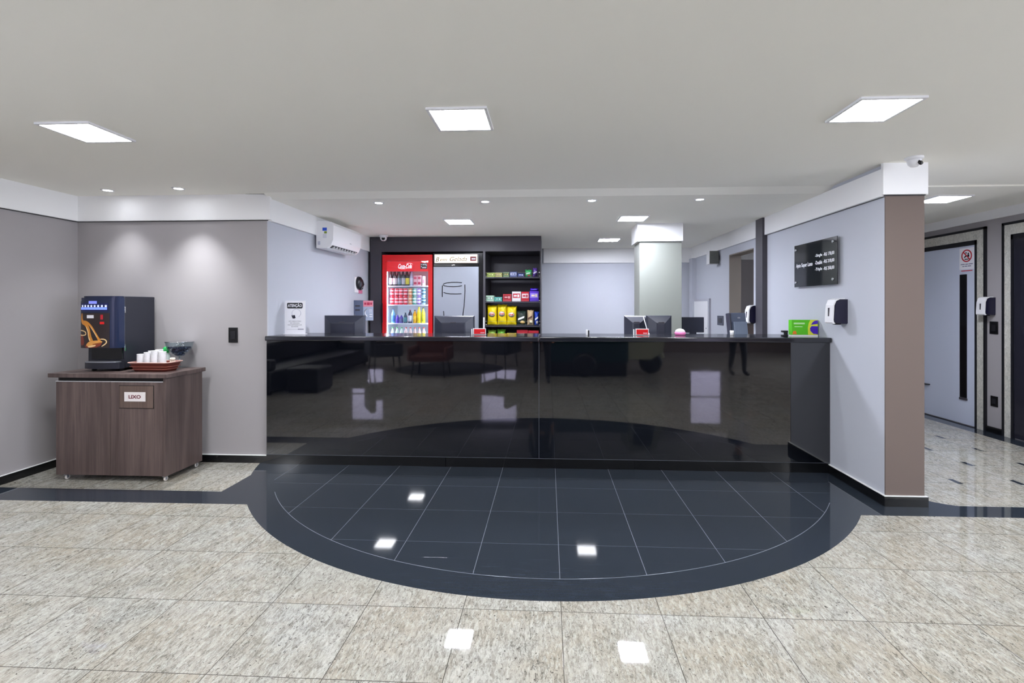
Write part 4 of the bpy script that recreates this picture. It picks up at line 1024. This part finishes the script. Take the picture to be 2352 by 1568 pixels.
armchair(-2.45, -1.35, 180, mat('brown_fabric', (92, 50, 42), .8), 'brown fabric armchair on slim legs, mirrored in the counter')
armchair(-3.75, -2.3, 60, mat('grey_fabric', (48, 48, 56), .8), 'dark grey armchair near the lobby sofa')
armchair(-1.15, -2.9, -70, mat('grey_fabric', (48, 48, 56), .8), 'dark grey armchair right of the round rug')
# small teal display truck
t = thing('display_minitruck', 'small teal and cream three-wheeled display truck in the lobby', 'vehicle', (1.5, -1.95, 0), 0)
M_TEAL = mat('teal_enamel', (14, 46, 48), .3); M_CRE = mat('cream_enamel', (150, 149, 128), .35)
B().prism([(-1.5, .30), (.15, .30), (.15, 1.15), (-1.5, 1.15)], -.55, .55).done('cargo_body', M_TEAL, t)
B().prism([(-1.45, .02), (.12, .02), (.12, .30), (-1.45, .30)], -.53, .53).done('skirt', M_BLK, t)
B().prism([(.15, .36), (.62, .36), (.86, .50), (.92, .85), (.72, 1.5), (.15, 1.55)], -.5, .5).done('cab', M_CRE, t)
B().prism([(.26, .95), (.70, .95), (.62, 1.42), (.26, 1.42)], -.51, .51).done('side_window', M_BLKG, t)
B().tube([(.42, 0, .30), (.50, 0, .50), (.68, 0, .58), (.90, 0, .48), (.98, 0, .34)], [.05, .09, .10, .09, .04], 12).done('front_fender', M_CRE, t)
for (wx, wy) in ((.72, 0), (-.75, -.56), (-.75, .56)):
    w = B().lathe([(.17, -.05), (.235, -.05), (.25, 0), (.235, .05), (.17, .05)], (wx, wy, .25), 28, 'y').done('wheel', M_BLK, t)
    B().lathe([(0, -.03), (.17, -.045), (.17, .045), (0, .03)], (wx, wy, .25), 24, 'y').done('hub', M_CRE, w)
# people: one continuous skinned body each
def person(x, y, rz, lab, shirt, trousers, stride=0.0):
    t = thing('person', lab, 'person', (x, y, 0), rz)
    V, E, Rr = [], [], []
    def add(p, r, j=None):
        V.append(p); Rr.append(r)
        if j is not None: E.append((j, len(V)-1))
        return len(V)-1
    pel = add((0, 0, .94), (.15, .11)); 
    wst = add((0, 0, 1.10), (.135, .10), pel); ch = add((0, .005, 1.32), (.165, .115), wst); nb = add((0, .01, 1.46), (.09, .07), ch); nk = add((0, 0, 1.53), (.055, .055), nb)
    hd0 = add((0, -.015, 1.62), (.072, .09), nk); add((0, -.01, 1.73), (.065, .082), hd0)
    for s_ in (-1, 1):
        sh = add((s_*.17, .01, 1.43), (.06, .06), ch); el = add((s_*.22, .02, 1.15), (.042, .042), sh); wr = add((s_*.21, -.06, .93), (.028, .03), el)
        pa = add((s_*.205, -.085, .86), (.038, .018), wr)
        for q, (fx, fl) in enumerate(((-.022, .07), (-.007, .08), (.008, .075), (.022, .06))):
            f1 = add((s_*.205+fx*.5, -.10+abs(fx), .835), (.010, .010), pa); f2 = add((s_*.205+fx, -.105, .835-fl*.55), (.009, .009), f1); add((s_*.205+fx, -.09, .835-fl), (.008, .008), f2)
        th = add((s_*.19, -.115, .875), (.010, .010), pa); add((s_*.185, -.13, .84), (.009, .009), th)
        st = stride*s_
        hp = add((s_*.095, 0, .86), (.095, .10), pel); kn = add((s_*.11, -.02+st*.5, .49), (.062, .065), hp); an = add((s_*.12, .03+st, .10), (.042, .05), kn)
        hl = add((s_*.12, .0+st, .045), (.042, .04), an); add((s_*.13, -.16+st, .035), (.042, .032), hl)
    me = bpy.data.meshes.new('body'); me.from_pydata(V, E, [])
    o = bpy.data.objects.new('body', me); C.objects.link(o)
    sk = o.modifiers.new('s', 'SKIN'); sk.use_smooth_shade = True
    for i, d in enumerate(me.skin_vertices[0].data): d.radius = Rr[i]; d.use_root = (i == 0)
    o.modifiers.new('b', 'SUBSURF').levels = 2
    bpy.context.view_layer.update()
    dg = bpy.context.evaluated_depsgraph_get(); m2 = bpy.data.meshes.new_from_object(o.evaluated_get(dg)); bpy.data.objects.remove(o)
    mats = [mat('skin', (196, 150, 124), .5), shirt, trousers, M_BLK]
    m2.materials.clear()
    for q in mats: m2.materials.append(q)
    for f_ in m2.polygons:
        c_ = f_.center; f_.use_smooth = True
        f_.material_index = 3 if c_.z < .085 else (2 if c_.z < .95 and abs(c_.x) < .185 and not (c_.z > .80 and c_.y < -.07 and abs(c_.x) > .16) else (1 if c_.z < 1.50 and not (c_.z < .96) else 0))
    body = bpy.data.objects.new('body', m2); C.objects.link(body); body.parent = t
    hs = B(); hs.lathe([(0, 1.84), (.05, 1.83), (.084, 1.79), (.096, 1.73), (.09, 1.68)], (0, .012, 0), 20); hs.done('hair', mat('dark_hair', (30, 24, 20), .6), t)
    fc = B()
    for s_ in (-1, 1): fc.lathe([(0, -.008), (.008, -.006), (.011, 0), (0, .004)], (s_*.03, -.098, 1.685), 10, 'y')
    fc.done('eyes', M_BLKG, t)
    fc = B(); fc.tube([(0, -.10, 1.68), (0, -.122, 1.645), (0, -.105, 1.635)], [.008, .014, .008], 8)
    for s_ in (-1, 1): fc.lathe([(0, -.008), (.02, -.004), (.028, .004), (0, .008)], (s_*.078, .0, 1.665), 12, 'x')
    fc.done('nose_and_ears', mat('skin', (196, 150, 124), .5), t)
    fc = B(); fc.tube([(-.022, -.098, 1.605), (0, -.104, 1.603), (.022, -.098, 1.605)], .005, 8); fc.done('mouth', mat('lips', (160, 96, 88), .5), t)
    return t
DK = mat('dark_jacket', (26, 28, 34), .7); TR = mat('dark_trousers', (20, 20, 26), .8)
person(-.12, -.62, 180, 'person in dark clothes standing right behind the camera', DK, TR)
person(4.05, -1.9, 175, 'person in dark trousers standing in the lobby, mirrored at the counter right', mat('blue_shirt', (60, 70, 110), .7), TR, .07)
person(4.95, -.2, 150, 'person in black clothes near the lobby right side', DK, TR, .04)

# ------------------------------------------------------------------ world, camera, view
wd = bpy.data.worlds.new('World'); bpy.context.scene.world = wd; wd.use_nodes = True
wd.node_tree.nodes['Background'].inputs[0].default_value = (.75, .82, 1, 1); wd.node_tree.nodes['Background'].inputs[1].default_value = .3
cam = bpy.data.cameras.new('camera'); co = bpy.data.objects.new('camera', cam); C.objects.link(co)
cam.sensor_width = 36; cam.lens = 1130/2352*36; cam.shift_x = -26/2352; cam.shift_y = -80/2352; cam.clip_start = .05
co.location = (0, 0, 1.45); co.rotation_euler = (R(90), 0, R(2.9))
sc = bpy.context.scene; sc.camera = co
sc.view_settings.view_transform = 'Standard'; sc.view_settings.look = 'None'; sc.view_settings.gamma = 1; sc.view_settings.exposure = .08
sc.view_settings.use_curve_mapping = False
sc.cycles.diffuse_bounces = 6; sc.cycles.max_bounces = 12; sc.cycles.sample_clamp_indirect = 6
